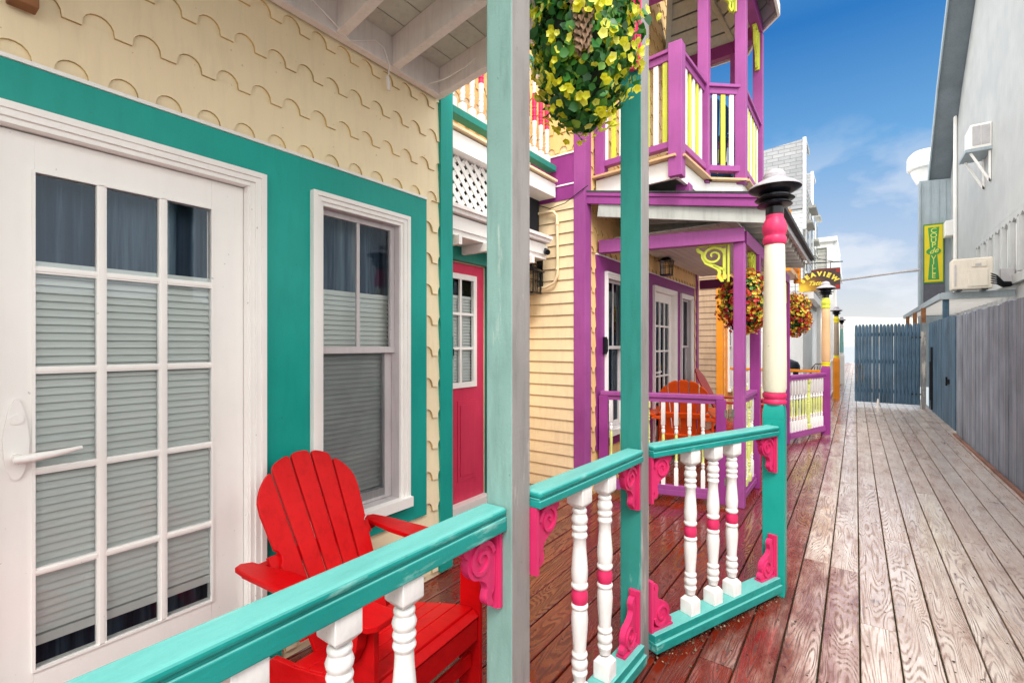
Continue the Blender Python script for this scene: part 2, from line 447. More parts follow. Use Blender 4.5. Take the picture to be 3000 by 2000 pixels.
# ------------------------------------------------------------------ wall surfacing
def scallop(mb, y0, y1, z0, z1, x, facing='+X', pitch=.192, per=.1395, base=2.15, th=.011, ph=0.0, stag=True):
    """fish-scale courses clipped to the rectangle; facing +X (runs along Y) or -Y (runs along X)"""
    def P(s, z, d):
        return (x + d, s, z) if facing == '+X' else (s, x - d, z)
    aw = per*.64; ah = pitch*.30
    k0 = int(math.floor((z0-base)/pitch)) - 1
    k1 = int(math.ceil((z1-base)/pitch)) + 1
    for k in range(k0, k1):
        zb = base + k*pitch; zt = zb + pitch + .012
        if zt <= z0 or zb >= z1: continue
        shift = ph - .048 + (per/2 if (k % 2 and stag) else 0)
        # sample positions
        ss = []
        n0 = int(math.floor((y0-shift)/per)) - 1; n1 = int(math.ceil((y1-shift)/per)) + 1
        for n in range(n0, n1):
            c = shift + n*per
            for a in [i/9*PI for i in range(10)]:
                s = c + .5*aw*(-math.cos(a)); ss.append((s, zb + ah*math.sin(a)**.8))
        pts = [(y0, None)] + [q for q in ss if y0 < q[0] < y1] + [(y1, None)]
        def zz(s):
            t = (s-shift)/per; f = t - round(t)
            d = abs(f)*per
            if d < aw/2: return zb + ah*max(0, 1-(d/(aw/2))**2)**.4
            return zb
        pts = [(s, zz(s) if z is None else z) for s, z in pts]
        ztc = min(zt, z1)
        for i in range(len(pts)-1):
            (sa, za), (sb, zb2) = pts[i], pts[i+1]
            za = max(za, z0); zb2 = max(zb2, z0)
            if za >= ztc and zb2 >= ztc: continue
            za = min(za, ztc-.0005); zb2 = min(zb2, ztc-.0005)
            def dep(z): return .002 + th*(zt-z)/(pitch+.012)
            A = P(sa, za, dep(za)); B = P(sb, zb2, dep(zb2)); C = P(sb, ztc, dep(ztc)); D = P(sa, ztc, dep(ztc))
            mb.face([A, B, C, D])
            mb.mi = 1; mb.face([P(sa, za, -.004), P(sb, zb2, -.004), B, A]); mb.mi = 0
    return mb

def clap(mb, s0, s1, z0, z1, y, pitch=.112, th=.016, facing='-Y'):
    """clapboards on a wall; facing -Y runs along X"""
    z = z0
    while z < z1:
        zt = min(z+pitch, z1); d1 = .003
        d0 = th
        if facing == '-Y':
            mb.face([(s0, y-d0, z), (s1, y-d0, z), (s1, y-d1, zt), (s0, y-d1, zt)])
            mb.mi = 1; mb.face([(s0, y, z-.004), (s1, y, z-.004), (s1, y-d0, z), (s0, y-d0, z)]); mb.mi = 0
            mb.face([(s1, y-d0, z), (s1, y, z), (s1, y, zt), (s1, y-d1, zt)])
        else:
            mb.face([(y+d0, s0, z), (y+d0, s1, z), (y+d1, s1, zt), (y+d1, s0, zt)])
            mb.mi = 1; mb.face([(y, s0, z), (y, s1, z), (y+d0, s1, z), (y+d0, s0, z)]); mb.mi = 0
        z += pitch
    return mb

# ------------------------------------------------------------------ openings (all face +X)
def blind_mesh(x, y0, y1, z0, z1, pitch=.026):
    mb = MB(); z = z1
    mb.box(x-.012, x+.012, y0, y1, z1, z1+.025)
    while z - pitch > z0-.004:
        mb.face([(x+.006, y0, z-.0245), (x+.006, y1, z-.0245), (x+.003, y1, z-.013), (x+.003, y0, z-.013)])
        mb.face([(x+.003, y0, z-.013), (x+.003, y1, z-.013), (x-.006, y1, z+.0035), (x-.006, y0, z+.0035)])
        z -= pitch
    mb.box(x-.012, x+.012, y0, y1, z-.034, z-.004)
    return mb

def casing(mb, x, y0, y1, z0, z1, w=.062, sill=True, proud=.02):
    """outer size y0..y1,z0..z1 ; three stepped mouldings"""
    for (a, b, d) in ((0, .022, proud+.012), (.022, .044, proud+.004), (.044, w, proud-.006)):
        mb.box(x, x+d, y0+a, y0+b, z0+(a if not sill else 0), z1-a)
        mb.box(x, x+d, y1-b, y1-a, z0+(a if not sill else 0), z1-a)
        mb.box(x, x+d, y0+b, y1-b, z1-b, z1-a)
    if sill:
        mb.box(x, x+proud+.03, y0-.004, y1+.004, z0-.038, z0+.018)
    return mb

def french_door(parent, X, y0, y1, z0=.10, z1=2.127, name='door', label=None, lever='left', blind=True, glass='glass', room=True, rows=5):
    """y0,y1: slab; frame lies outside"""
    dz = X - .035
    mb = MB()
    ly0, ly1, lz0, lz1 = y0+.137, y1-.125, z0+.30, z1-.118
    t0, t1 = dz-.04, dz
    mb.box(t0, t1, y0, ly0, z0, z1); mb.box(t0, t1, ly1, y1, z0, z1)
    mb.box(t0, t1, ly0, ly1, z0, lz0); mb.box(t0, t1, ly0, ly1, lz1, z1)
    slab = mb.build(name, M['white'], parent, .0015)
    if label: slab['label'] = label
    fr = MB()
    casing(fr, X, y0-.07, y1+.07, z0-.02, z1+.065, sill=False)
    # jamb returns
    fr.box(dz-.05, X+.002, y0-.012, y0-.002, z0, z1+.004); fr.box(dz-.05, X+.002, y1+.002, y1+.012, z0, z1+.004)
    fr.box(dz-.05, X+.002, y0-.012, y1+.012, z1+.004, z1+.014)
    fr.build('door_frame', M['white'], slab, .001)
    th = MB(); th.box(dz-.05, X+.06, y0-.07, y1+.07, z0-.03, z0-.004); th.build('threshold', M['alu'], slab)
    mu = MB(); nc = 3; mw = .027; pw = (ly1-ly0-2*mw)/3
    for c in range(1, nc):
        yc = ly0 + c*pw + (c-.5)*mw
        mu.box(dz-.022, dz+.002, yc-mw/2, yc+mw/2, lz0, lz1); mu.box(dz+.002, dz+.006, yc-.006, yc+.006, lz0, lz1)
    mh = .023; ph = (lz1-lz0-(rows-1)*mh)/rows
    for r in range(1, rows):
        zc = lz0 + r*ph + (r-.5)*mh
        for c in range(nc):
            a = ly0 + c*(pw+mw); mu.box(dz-.020, dz+.001, a, a+pw, zc-mh/2, zc+mh/2); mu.box(dz+.001, dz+.005, a, a+pw, zc-.005, zc+.005)
    mu.box(dz, dz+.006, ly0-.006, ly0+.002, lz0-.006, lz1+.006); mu.box(dz, dz+.006, ly1-.002, ly1+.006, lz0-.006, lz1+.006)
    mu.box(dz, dz+.006, ly0+.002, ly1-.002, lz1-.002, lz1+.006); mu.box(dz, dz+.006, ly0+.002, ly1-.002, lz0-.006, lz0+.002)
    mu.build('muntin', M['white'], slab)
    for r in range(rows):
        for c in range(nc):
            a = ly0 + c*(pw+mw); b = lz0 + r*(ph+mh)
            g = MB(); g.face([(dz-.012, a, b), (dz-.012, a+pw, b), (dz-.012, a+pw, b+ph), (dz-.012, a, b+ph)])
            g.build('pane', M[glass], slab)
    if blind:
        blind_mesh(dz-.030, ly0, ly1, lz0+.085, lz1-ph+.005-.012).build('blind', M['blind'], slab)
    if blind: reflection_sheet(dz-.13, ly0-.1, ly1+.1, .1, z1, slab)
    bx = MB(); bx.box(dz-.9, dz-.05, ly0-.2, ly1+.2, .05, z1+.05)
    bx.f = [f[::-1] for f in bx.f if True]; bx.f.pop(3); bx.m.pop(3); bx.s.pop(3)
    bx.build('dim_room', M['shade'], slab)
    # lever handle
    hy = y0+.095 if lever == 'left' else y1-.095; hd = 1 if lever == 'left' else -1
    h = MB()
    pts = []
    for i in range(28):
        a = 2*PI*i/28
        r = .0265 if math.sin(a) > 0 else .030
        w_ = .030*(1 - .25*max(0, math.sin(a)))
        pts.append((dz, hy + w_*math.cos(a), 1.152 + .128*math.sin(a)*(1 if abs(math.sin(a)) < .999 else 1)))
    h.prism(pts, (.009, 0, 0))
    h.tube([(dz+.008, hy, 1.095), (dz+.05, hy, 1.095)], .013, 12)
    h.tube([(dz+.05, hy-hd*.012, 1.095), (dz+.052, hy+hd*.03, 1.096), (dz+.05, hy+hd*.08, 1.099), (dz+.046, hy+hd*.125, 1.104), (dz+.043, hy+hd*.15, 1.107)], [.012, .0135, .011, .008, .006], 12)
    h.tube([(dz+.007, hy, 1.215), (dz+.014, hy, 1.215)], .016, 16)
    h.build('handle', M['white'], slab, 0)
    return slab

def sash_window(parent, X, y0, y1, z0=.56, z1=2.19, glass='glass', blind=True, dark=False, trim='white', muntin=True):
    mb = MB(); casing(mb, X, y0, y1, z0, z1, sill=True)
    fr = mb.build('window', M[trim], parent, .001)
    iy0, iy1, iz0, iz1 = y0+.062, y1-.062, z0+.018, z1-.062
    d = X - .05
    j = MB()
    j.box(d-.03, X, iy0-.012, iy0, iz0, iz1); j.box(d-.03, X, iy1, iy1+.012, iz0, iz1)
    j.box(d-.03, X, iy0, iy1, iz1, iz1+.012); j.box(d-.03, X, iy0, iy1, iz0-.012, iz0)
    j.build('jamb', M['greyjamb'], fr)
    zm = (z0+z1)/2 + .045
    s = MB(); sw = .026
    a0, a1 = iy0+.002, iy1-.002
    s.box(d-.012, d+.012, a0, a0+sw, zm+.02, iz1-.002); s.box(d-.012, d+.012, a1-sw, a1, zm+.02, iz1-.002)
    s.box(d-.012, d+.012, a0+sw, a1-sw, iz1-sw-.002, iz1-.002)
    s.box(d-.012, d+.016, a0, a1, zm-.014, zm+.02)
    if muntin: s.box(d-.008, d+.008, (a0+a1)/2-.009, (a0+a1)/2+.009, zm+.02, iz1-sw-.002)
    s.build('upper_sash', M['greyjamb'], fr, .001)
    l = MB(); lw = .034
    l.box(d-.040, d-.014, a0, a0+lw*.4, iz0+.002, zm-.014); l.box(d-.040, d-.014, a1-lw*1.5, a1, iz0+.002, zm-.014)
    l.box(d-.040, d-.014, a0+lw*.4, a1-lw*1.5, iz0+.002, iz0+.06)
    l.build('lower_sash', M['greyjamb'], fr, .001)
    g = MB(); g.face([(d, a0+sw, zm+.02), (d, a1-sw, zm+.02), (d, a1-sw, iz1-sw-.002), (d, a0+sw, iz1-sw-.002)])
    g.build('upper_pane', M[glass], fr)
    g = MB(); g.face([(d-.027, a0+lw*.4, iz0+.06), (d-.027, a1-lw*1.5, iz0+.06), (d-.027, a1-lw*1.5, zm-.014), (d-.027, a0+lw*.4, zm-.014)])
    g.build('lower_pane', M[glass], fr)
    if blind:
        g = MB(); g.face([(d-.012, a0, iz0+.02), (d-.012, a1-lw*1.4, iz0+.02), (d-.012, a1-lw*1.4, zm-.014), (d-.012, a0, zm-.014)])
        g.build('insect_screen', M['screen'], fr)
    if blind: blind_mesh(d-.058, iy0-.005, iy1+.005, iz0+.05, zm+.29).build('blind', M['blind'], fr)
    if blind: reflection_sheet(d-.13, iy0-.1, iy1+.1, iz0-.1, iz1+.05, fr)
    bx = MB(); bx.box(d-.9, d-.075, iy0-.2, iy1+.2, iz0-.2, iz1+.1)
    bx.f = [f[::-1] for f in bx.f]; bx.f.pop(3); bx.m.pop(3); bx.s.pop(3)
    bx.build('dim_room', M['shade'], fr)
    return fr
M['greyjamb'] = paint('grey_white_sash_paint', '#c9c3c4', .45, .05, .06, .2)

def wall_with_holes(mb, X, y0, y1, z0, z1, holes, t=.02):
    """slab facing +X from X-t to X with rectangular holes (y0,y1,z0,z1)"""
    ys = sorted({y0, y1} | {h[0] for h in holes} | {h[1] for h in holes})
    ys = [y for y in ys if y0 <= y <= y1]
    for a, b in zip(ys[:-1], ys[1:]):
        c = (a+b)/2
        hs = sorted([(h[2], h[3]) for h in holes if h[0] < c < h[1]])
        z = z0
        for h0, h1 in hs:
            if h0 > z: mb.box(X-t, X, a, b, z, h0)
            z = max(z, h1)
        if z < z1: mb.box(X-t, X, a, b, z, z1)
    return mb

# ------------------------------------------------------------------ cottages
def cottage(name, oy, X, pal, label, ytop, door_label, panel=True, first_window=True):
    """one module: front at plane X from oy-1.68 to oy+2.29"""
    ya, yb = oy-1.67, oy+2.29
    r = empty(name, (X, (ya+yb)/2, 0), 0, label, 'cottage')
    dy0, dy1 = oy+.217, oy+1.003
    holes = [(dy0-.01, dy1+.01, .02, 2.145), (oy+1.345, oy+1.855, .57, 2.14)]
    if first_window: holes.append((oy-1.20, oy-.69, .57, 2.14))
    bp = MB(); wall_with_holes(bp, X-.022, ya, yb, 0, ytop, holes, .09)
    bp.build('wall', M[pal['wall']], r)
    # flat painted panel around the openings
    pm = MB(); pz0, pz1 = .42, 2.33
    py0, py1 = oy-1.43, oy+2.06
    ph = [(dy0-.01, dy1+.01, 0, 2.145), (oy+1.345, oy+1.855, .57, 2.14)] + ([(oy-1.20, oy-.69, .57, 2.14)] if first_window else [])
    wall_with_holes(pm, X, py0, py1, pz0, pz1, ph, .02)
    pm.box(X-.02, X, dy1+.01, oy+1.155, .02, pz0-.0005); pm.box(X-.02, X, dy0-.12, dy0-.01, .02, pz0-.0005)
    pm.build('panel', M[pal['panel']], r)
    cp = MB(); cp.box(X-.02, X+.008, py0, py1, pz1+.001, pz1+.014); cp.build('drip_cap', M['white'], r)
    sh = MB()
    scallop(sh, ya+.11, yb-.11, pz1+.014, ytop, X-.022, ph=oy)
    scallop(sh, py1, yb-.11, .03, pz1+.014, X-.022, ph=oy+2.125, stag=False, per=.128, th=.015)
    scallop(sh, ya+.11, py0, .03, pz1+.014, X-.022, ph=ya+.11+.055, stag=False, th=.015)
    scallop(sh, oy+1.155, py1, .03, pz0, X-.022, ph=oy)
    scallop(sh, py0, dy0-.12, .03, pz0, X-.022, ph=oy)
    sh.build('scalloped_shingles', [M[pal['wall']], M['edge']], r)
    for (a, b) in ((ya, ya+.11), (yb-.11, yb)):
        c = MB(); c.box(X-.022, X+.004, a, b, .02, ytop); c.build('corner_board', M[pal['corner']], r, .002)
    french_door(r, X, dy0, dy1, label=door_label, glass=pal.get('glass', 'glass'), blind=pal.get('blind', True))
    sash_window(r, X, oy+1.294, oy+1.905, glass=pal.get('glass', 'glass'), blind=pal.get('blind', True))
    if first_window: sash_window(r, X, oy-1.251, oy-.64, glass=pal.get('glass', 'glass'), blind=pal.get('blind', True))
    return r, ya, yb

XA, XC = -2.12, -2.05
cotA, _, _ = cottage('teal_trimmed_cottage', 0, XA, dict(wall='cream', panel='teal', corner='teal'),
    'cream scalloped cottage front with teal panel, white glass door and sash window', 4.6, 'white door with fifteen glass panes')
# porch ceiling of the first cottage
def jy(x, y0): return y0 - .15*(x-XA)
led = MB(); led.box(XA+.002, XA+.05, -1.6, 2.165, 2.98, 3.145); led.build('ledger', M['soffit'], cotA, .003)
xo = -.86
for i, y0 in enumerate([2.165, 1.80, 1.455, 1.11, .77, .43, .09, -.25, -.6, -.95]):
    j = MB(); w = .05
    pts = [(XA+.051, jy(XA, y0), 2.982), (xo, jy(xo, y0), 2.982), (xo, jy(xo, y0)-w, 2.982), (XA+.051, jy(XA, y0)-w, 2.982)]
    j.prism(pts, (0, 0, .16)); j.build('joist', M['soffit'], cotA, .003)
cb = MB()
k = 0; xx = XA + .02
while xx < xo:
    cb.prism([(xx+.003, -1.6, 3.143), (xx+.146, -1.6, 3.143), (xx+.146, jy(xx, 2.16), 3.143), (xx+.003, jy(xx, 2.16), 3.143)], (0, 0, .02)); xx += .15
cb.build('ceiling_boards', M['ceil'], cotA)
rf = MB(); rf.prism([(XA, -1.7, 3.17), (xo+.05, -1.7, 3.17), (xo+.05, jy(xo, 2.17), 3.17), (XA, 2.16, 3.17)], (0, 0, .04)); rf.build('porch_roof', M['roof'], cotA)
hd = MB(); hd.prism([(-.955, -1.5, 2.80), (-.855, -1.5, 2.80), (-.835, 1.2, 2.80), (-.935, 1.2, 2.80)], (0, 0, .17)); hd.build('header_beam', M['sage'], cotA, .003)
wr = MB()
wr.tube([(XA+.056, 1.18, 3.10), (XA+.056, 1.33, 3.04), (XA+.07, 1.42, 2.99), (XA+.06, 1.47, 2.975), (XA+.055, 1.56, 3.02), (XA+.056, 1.63, 3.06), (XA+.056, 1.69, 3.05), (XA+.056, 1.73, 2.97), (XA+.02, 1.745, 2.92)], .004, 6)
wr.tube([(XA+.02, 1.745, 2.93), (XA+.02, 1.755, 2.86)], .010, 8)
wr.tube([(XA+.058, 2.02, 3.0), (XA+.15, 2.05, 3.01), (XA+.3, 2.07, 3.04), (XA+.5, 2.06, 3.09)], .004, 6)
tag(wr.build('cable', M['white']), 'thin white cable stapled along the porch ceiling beam', 'cable')

pur = dict(wall='cream_shaded', panel='purple_d', corner='purple', glass='glassd', blind=False)
cotC, ya, yb = cottage('purple_trimmed_cottage', 5.70, XC, pur,
    'shaded cream scalloped cottage front with purple panel behind the purple porch', 7.2, 'white glass door standing in a deep frame')
# side walls facing the camera (clapboard below, purple band, scallops above)
def side_wall(parent, y, X0, X1, mat, zband, wallmat='cream_b', ztop=7.2, pcorner='purple', band='purple_d', shing='cream_shaded'):
    b = MB(); b.box(X0, X1-.025, y+.001, y+.10, 0, ztop); b.build('side_wall', M[mat], parent)
    c = MB(); clap(c, X0, X1-.115, .06, zband, y); c.build('clapboards', [M[mat], M['clapedge']], parent)
    b2 = MB(); b2.box(X0, X1-.115, y-.012, y, zband, zband+.43); b2.build('band', M[band], parent)
    l = MB(); l.box(X0, X1-.115, y-.02, y-.012, zband+.135, zband+.148); l.box(X0, X1-.115, y-.02, y, zband+.43, zband+.445); l.build('band_trim', M['white'], parent)
    s = MB(); scallop(s, X0, X1-.115, zband+.445, ztop, y, facing='-Y'); s.build('side_shingles', [M[shing], M['edge']], parent)
    k = MB(); k.box(X1-.115, X1+.003, y-.02, y-.0005, .02, ztop); k.build('side_corner_board', M[pcorner], parent, .002)
side_wall(cotC, 4.03, -2.9, XC, 'cream_b', 2.84)
ora = dict(wall='cream_shaded', panel='orange', corner='orange', glass='glassd', blind=False)
cotD, _, _ = cottage('orange_trimmed_cottage', 11.40, XC, ora,
    'tan clapboard cottage with orange corner boards behind the purple porch', 3.05, 'glass door of the orange cottage')
side_wall(cotD, 9.73, -2.9, XC, 'bsid', 2.84, pcorner='orange', band='bsid', shing='bsid', ztop=3.05)

# ------------------------------------------------------------------ recessed entry between cottage A and C
ent = empty('recessed_entry', (-2.7, 3.15, 0), 0, 'recessed white entry bay with red door between teal and purple cottages', 'entrance')
XE = -2.68
e = MB(); wall_with_holes(e, XE-.02, 2.20, 4.03, 0, 5.6, [(2.48, 3.33, .10, 2.14)], .09); e.build('wall', M['cream'], ent)
e = MB(); scallop(e, 3.40, 4.028, .03, 2.30, XE-.02); scallop(e, 2.2, 4.028, 3.15, 5.6, XE-.15+.13); e.build('scalloped_shingles', [M['cream_shaded'], M['edge']], ent)
e = MB(); e.box(XE-.02, XE+.03, 2.25, 3.42, 2.145, 2.30); e.build('lintel', M['green'], ent, .004)
e = MB(); e.box(XE-.02, XE+.01, 3.335, 3.40, 0.02, 2.144); e.build('door_jamb', M['green'], ent, .002)
e = MB(); e.box(XE-.03, XE+.05, 2.30, 3.42, .055, .128); e.build('threshold', M['white'], ent, .003)
e = MB(); e.box(XE-.03, XE+.03, 2.30, 3.42, .0, .054); e.build('kick_board', M['green'], ent, .003)
dx = XE-.025
d = MB(); wall_with_holes(d, dx, 2.49, 3.325, .13, 2.135, [(2.665, 3.205, 1.10, 2.035)], .04)
# raised lower panels
for (a, b) in ((2.60, 2.86), (2.98, 3.22)):
    d.box(dx, dx+.006, a, b, .30, .98); d.box(dx, dx+.012, a+.03, b-.03, .34, .94)
door = d.build('red_door', M['reddoor'], ent, .002)
f = MB()
for (a, b, c_, e_) in ((2.655, 2.70, 1.09, 2.045), (3.17, 3.215, 1.09, 2.045)): f.box(dx-.01, dx+.018, a, b, c_, e_)
f.box(dx-.01, dx+.018, 2.70, 3.17, 1.09, 1.135); f.box(dx-.01, dx+.018, 2.70, 3.17, 2.0, 2.045)
for yc in (2.857, 3.013): f.box(dx-.01, dx+.012, yc-.011, yc+.011, 1.135, 2.0)
for zc in (1.42, 1.71):
    for a, b in ((2.70, 2.846), (2.868, 3.002), (3.024, 3.17)): f.box(dx-.01, dx+.011, a, b, zc-.011, zc+.011)
f.build('lite_frame', M['white'], door, .001)
g = MB(); g.face([(dx-.005, 2.70, 1.135), (dx-.005, 3.17, 1.135), (dx-.005, 3.17, 2.0), (dx-.005, 2.70, 2.0)]); g.build('pane', M['glass'], door)
blind_mesh(dx-.028, 2.69, 3.18, 1.13, 1.84).build('blind', M['blind'], door)
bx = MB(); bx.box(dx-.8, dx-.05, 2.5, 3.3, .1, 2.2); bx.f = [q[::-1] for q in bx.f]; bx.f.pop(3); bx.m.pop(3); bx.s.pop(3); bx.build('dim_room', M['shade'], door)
lk2 = MB(); lk2.box(dx+.013, dx+.055, 2.842, 2.876, 1.33, 1.52); lk2.box(dx+.055, dx+.07, 2.848, 2.870, 1.36, 1.42)
tag(lk2.build('keypad_lock', M['black'], None, .006), 'black keypad lock on the red door beside its glass', 'lock')
# boxed soffit and gutter
s = MB(); s.box(XE+.03, -2.40, 2.30, 3.90, 2.26, 2.40); s.box(-2.40, -2.385, 2.30, 3.90, 2.30, 2.40); s.build('soffit_box', M['white'], ent, .002)
for yy in (2.62, 2.95, 3.3, 3.6):
    s = MB(); s.box(-2.63, -2.36, yy, yy+.035, 2.19, 2.259); s.build('soffit_rib', M['white'], ent, .002)
s = MB(); s.box(-2.64, -2.345, 2.30, 3.90, 2.41, 2.455); s.box(-2.36, -2.325, 2.30, 3.90, 2.44, 2.47); s.build('soffit_cap', M['soffit'], ent, .002)
# balcony over the entry
bal = empty('teal_balcony', (-2.5, 3.15, 2.85), 0, 'white and pink baluster balcony with teal rail above the red door', 'balcony')
b = MB(); b.box(XE, -2.355, 2.20, 4.0, 2.87, 3.0); b.build('fascia', M['white'], bal, .003)
b = MB(); b.box(XE, -2.325, 2.20, 3.99, 3.012, 3.035); b.build('deck_edge', M['cream_b'], bal, .003)
b = MB(); b.box(-2.43, -2.345, 2.20, 4.0, 3.12, 3.175); b.build('bottom_rail', M['green'], bal, .004)
b = MB(); b.box(-2.43, -2.345, 2.20, 4.0, 3.98, 4.03); b.build('top_rail', M['green'], bal, .004)
lat = MB(); lz0, lz1 = 2.48, 2.86; xl = -2.44
import itertools
def clipline(y, z, dy, dz, y0, y1, z0, z1):
    ts = [-1e9, 1e9]
    for p, d_, a, b_ in ((y, dy, y0, y1), (z, dz, z0, z1)):
        t0, t1 = (a-p)/d_, (b_-p)/d_
        if t0 > t1: t0, t1 = t1, t0
        ts[0] = max(ts[0], t0); ts[1] = min(ts[1], t1)
    return ts if ts[1] > ts[0]+.01 else None
for sgn, off in ((1, 0), (-1, .007)):
    y = 1.6
    while y < 4.6:
        t = clipline(y, 2.66, 1, sgn, 2.25, 3.48, lz0, lz1)
        if t: lat.beam((xl+off, y+t[0], 2.66+sgn*t[0]), (xl+off, y+t[1], 2.66+sgn*t[1]), .038, .006, up=(1, 0, 0))
        y += .098
lat.build('lattice', M['white'], bal)
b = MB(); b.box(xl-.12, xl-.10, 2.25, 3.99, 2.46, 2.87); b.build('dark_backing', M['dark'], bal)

# turned baluster mesh ------------------------------------------------
PROF = [(.100,.022),(.108,.027),(.118,.027),(.125,.0235),(.135,.027),(.150,.031),(.163,.029),(.175,.024),(.182,.027),(.19,.030),(.200,.028),(.206,.024),
        (.215,.027),(.225,.030),(.235,.027),(.242,.0235),(.29,.025),(.34,.0285),(.385,.031),(.415,.030),(.438,.0265),(.443,.030),(.450,.032),(.460,.030),(.464,.0265),
        (.47,.0265),(.485,.030),(.50,.031),(.518,.030),(.532,.0265),(.536,.030),(.545,.032),(.553,.030),(.557,.027),(.575,.0295),(.605,.0315),(.66,.029),(.71,.0255),(.752,.0235),
        (.757,.028),(.765,.030),(.774,.028),(.779,.024),(.79,.028),(.803,.031),(.818,.029),(.829,.024),(.838,.028),(.847,.030),(.857,.027),(.865,.0245),(.885,.022)]
def sq_end(mb, w, z0, z1, ch, chamfer_low, cx=0, cy=0):
    """square block with a chamfered end"""
    h = w/2; k = h*.70
    if chamfer_low: rows_ = [(z0, k*.8), (z0+ch, h), (z1, h)]
    else: rows_ = [(z0, h), (z1-ch, h), (z1, k*.8)]
    vs = []
    for z, q in rows_: vs += [(cx-q, cy-q, z), (cx+q, cy-q, z), (cx+q, cy+q, z), (cx-q, cy+q, z)]
    fs = [(3, 2, 1, 0), (8, 9, 10, 11)]
    for i in range(2):
        for k2 in range(4): fs.append((i*4+k2, i*4+(k2+1) % 4, (i+1)*4+(k2+1) % 4, (i+1)*4+k2))
    mb.grid(vs, fs)
def baluster(name, z0, z1, w, mats, band, parent, loc, world=False, prof=PROF, n=20, rz=0, me=None):
    """band(f)->material index; f measured from the top"""
    if me is None:
        mb = MB(); H = z1-z0; sc_ = w/.068
        sq_end(mb, w, H*(1-.097), H, w*.25, True)
        mb.mi = band(1.0); sq_end(mb, w, 0, H*.105, w*.28, False); mb.mi = 0
        pr = [(H*(1-f), r*sc_) for f, r in prof][::-1]
        mb.lathe(pr, n=n, mats=lambda z: band(1-z/H))
        o = mb.build(name, mats, parent, .002, world=False, sharp=50)
    else:
        o = bpy.data.objects.new(name, me.data); COL.objects.link(o); o.parent = parent
        for md in me.modifiers:
            q = o.modifiers.new(md.name, md.type); q.width = md.width; q.segments = md.segments; q.limit_method = 'ANGLE'; q.angle_limit = md.angle_limit
    o.location = Vector(loc) + Vector((0, 0, z0)) - chain(parent)
    o.rotation_euler = (0, 0, rz)
    return o
bandp = lambda f: 1 if .466 < f < .534 else 0
bandl = lambda f: 1 if .25 < f < .43 else 0
proto = None
yy = 2.25
while yy < 3.95:
    o = baluster('baluster', 3.175, 3.98, .05, [M['white_b'], M['pink']], lambda f: 1 if .3 < f < .62 else 0, bal, (-2.388, yy, 0), n=12, me=proto)
    proto = proto or o
    yy += .1095
# conduit, camera, lantern on the siding
cd = MB(); cd.tube([(-2.60, 3.985, 2.74), (-2.45, 3.985, 2.745), (-2.37, 3.985, 2.735), (-2.335, 3.985, 2.69), (-2.33, 3.985, 2.6), (-2.325, 3.985, 2.35), (-2.325, 3.985, 2.13), (-2.36, 3.985, 2.05), (-2.45, 3.985, 2.01), (-2.56, 3.985, 2.005)], .014, 10)
for z in (2.60, 2.17): cd.tube([(-2.329, 3.985, z), (-2.329, 3.985, z+.03)], .019, 10)
tag(cd.build('conduit', M['cream_b']), 'cream painted conduit pipe bending down the clapboard wall', 'pipe')
cm = MB(); cm.tube([(-2.40, 3.902, 2.20), (-2.40, 3.92, 2.20)], .03, 12); cm.lathe([(0, .02), (.02, .03), (.05, .03), (.06, .01)], (-2.39, 3.93, 2.33-.05), 12)
cm2 = MB(); cm2.tube([(-2.375, 3.86, 2.33), (-2.34, 3.83, 2.315)], [.03, .026], 12); cm2.box(-2.40, -2.37, 3.84, 3.88, 2.315, 2.36)
tag(cm2.build('security_camera', M['black']), 'small black camera on the white soffit beside the conduit', 'camera')
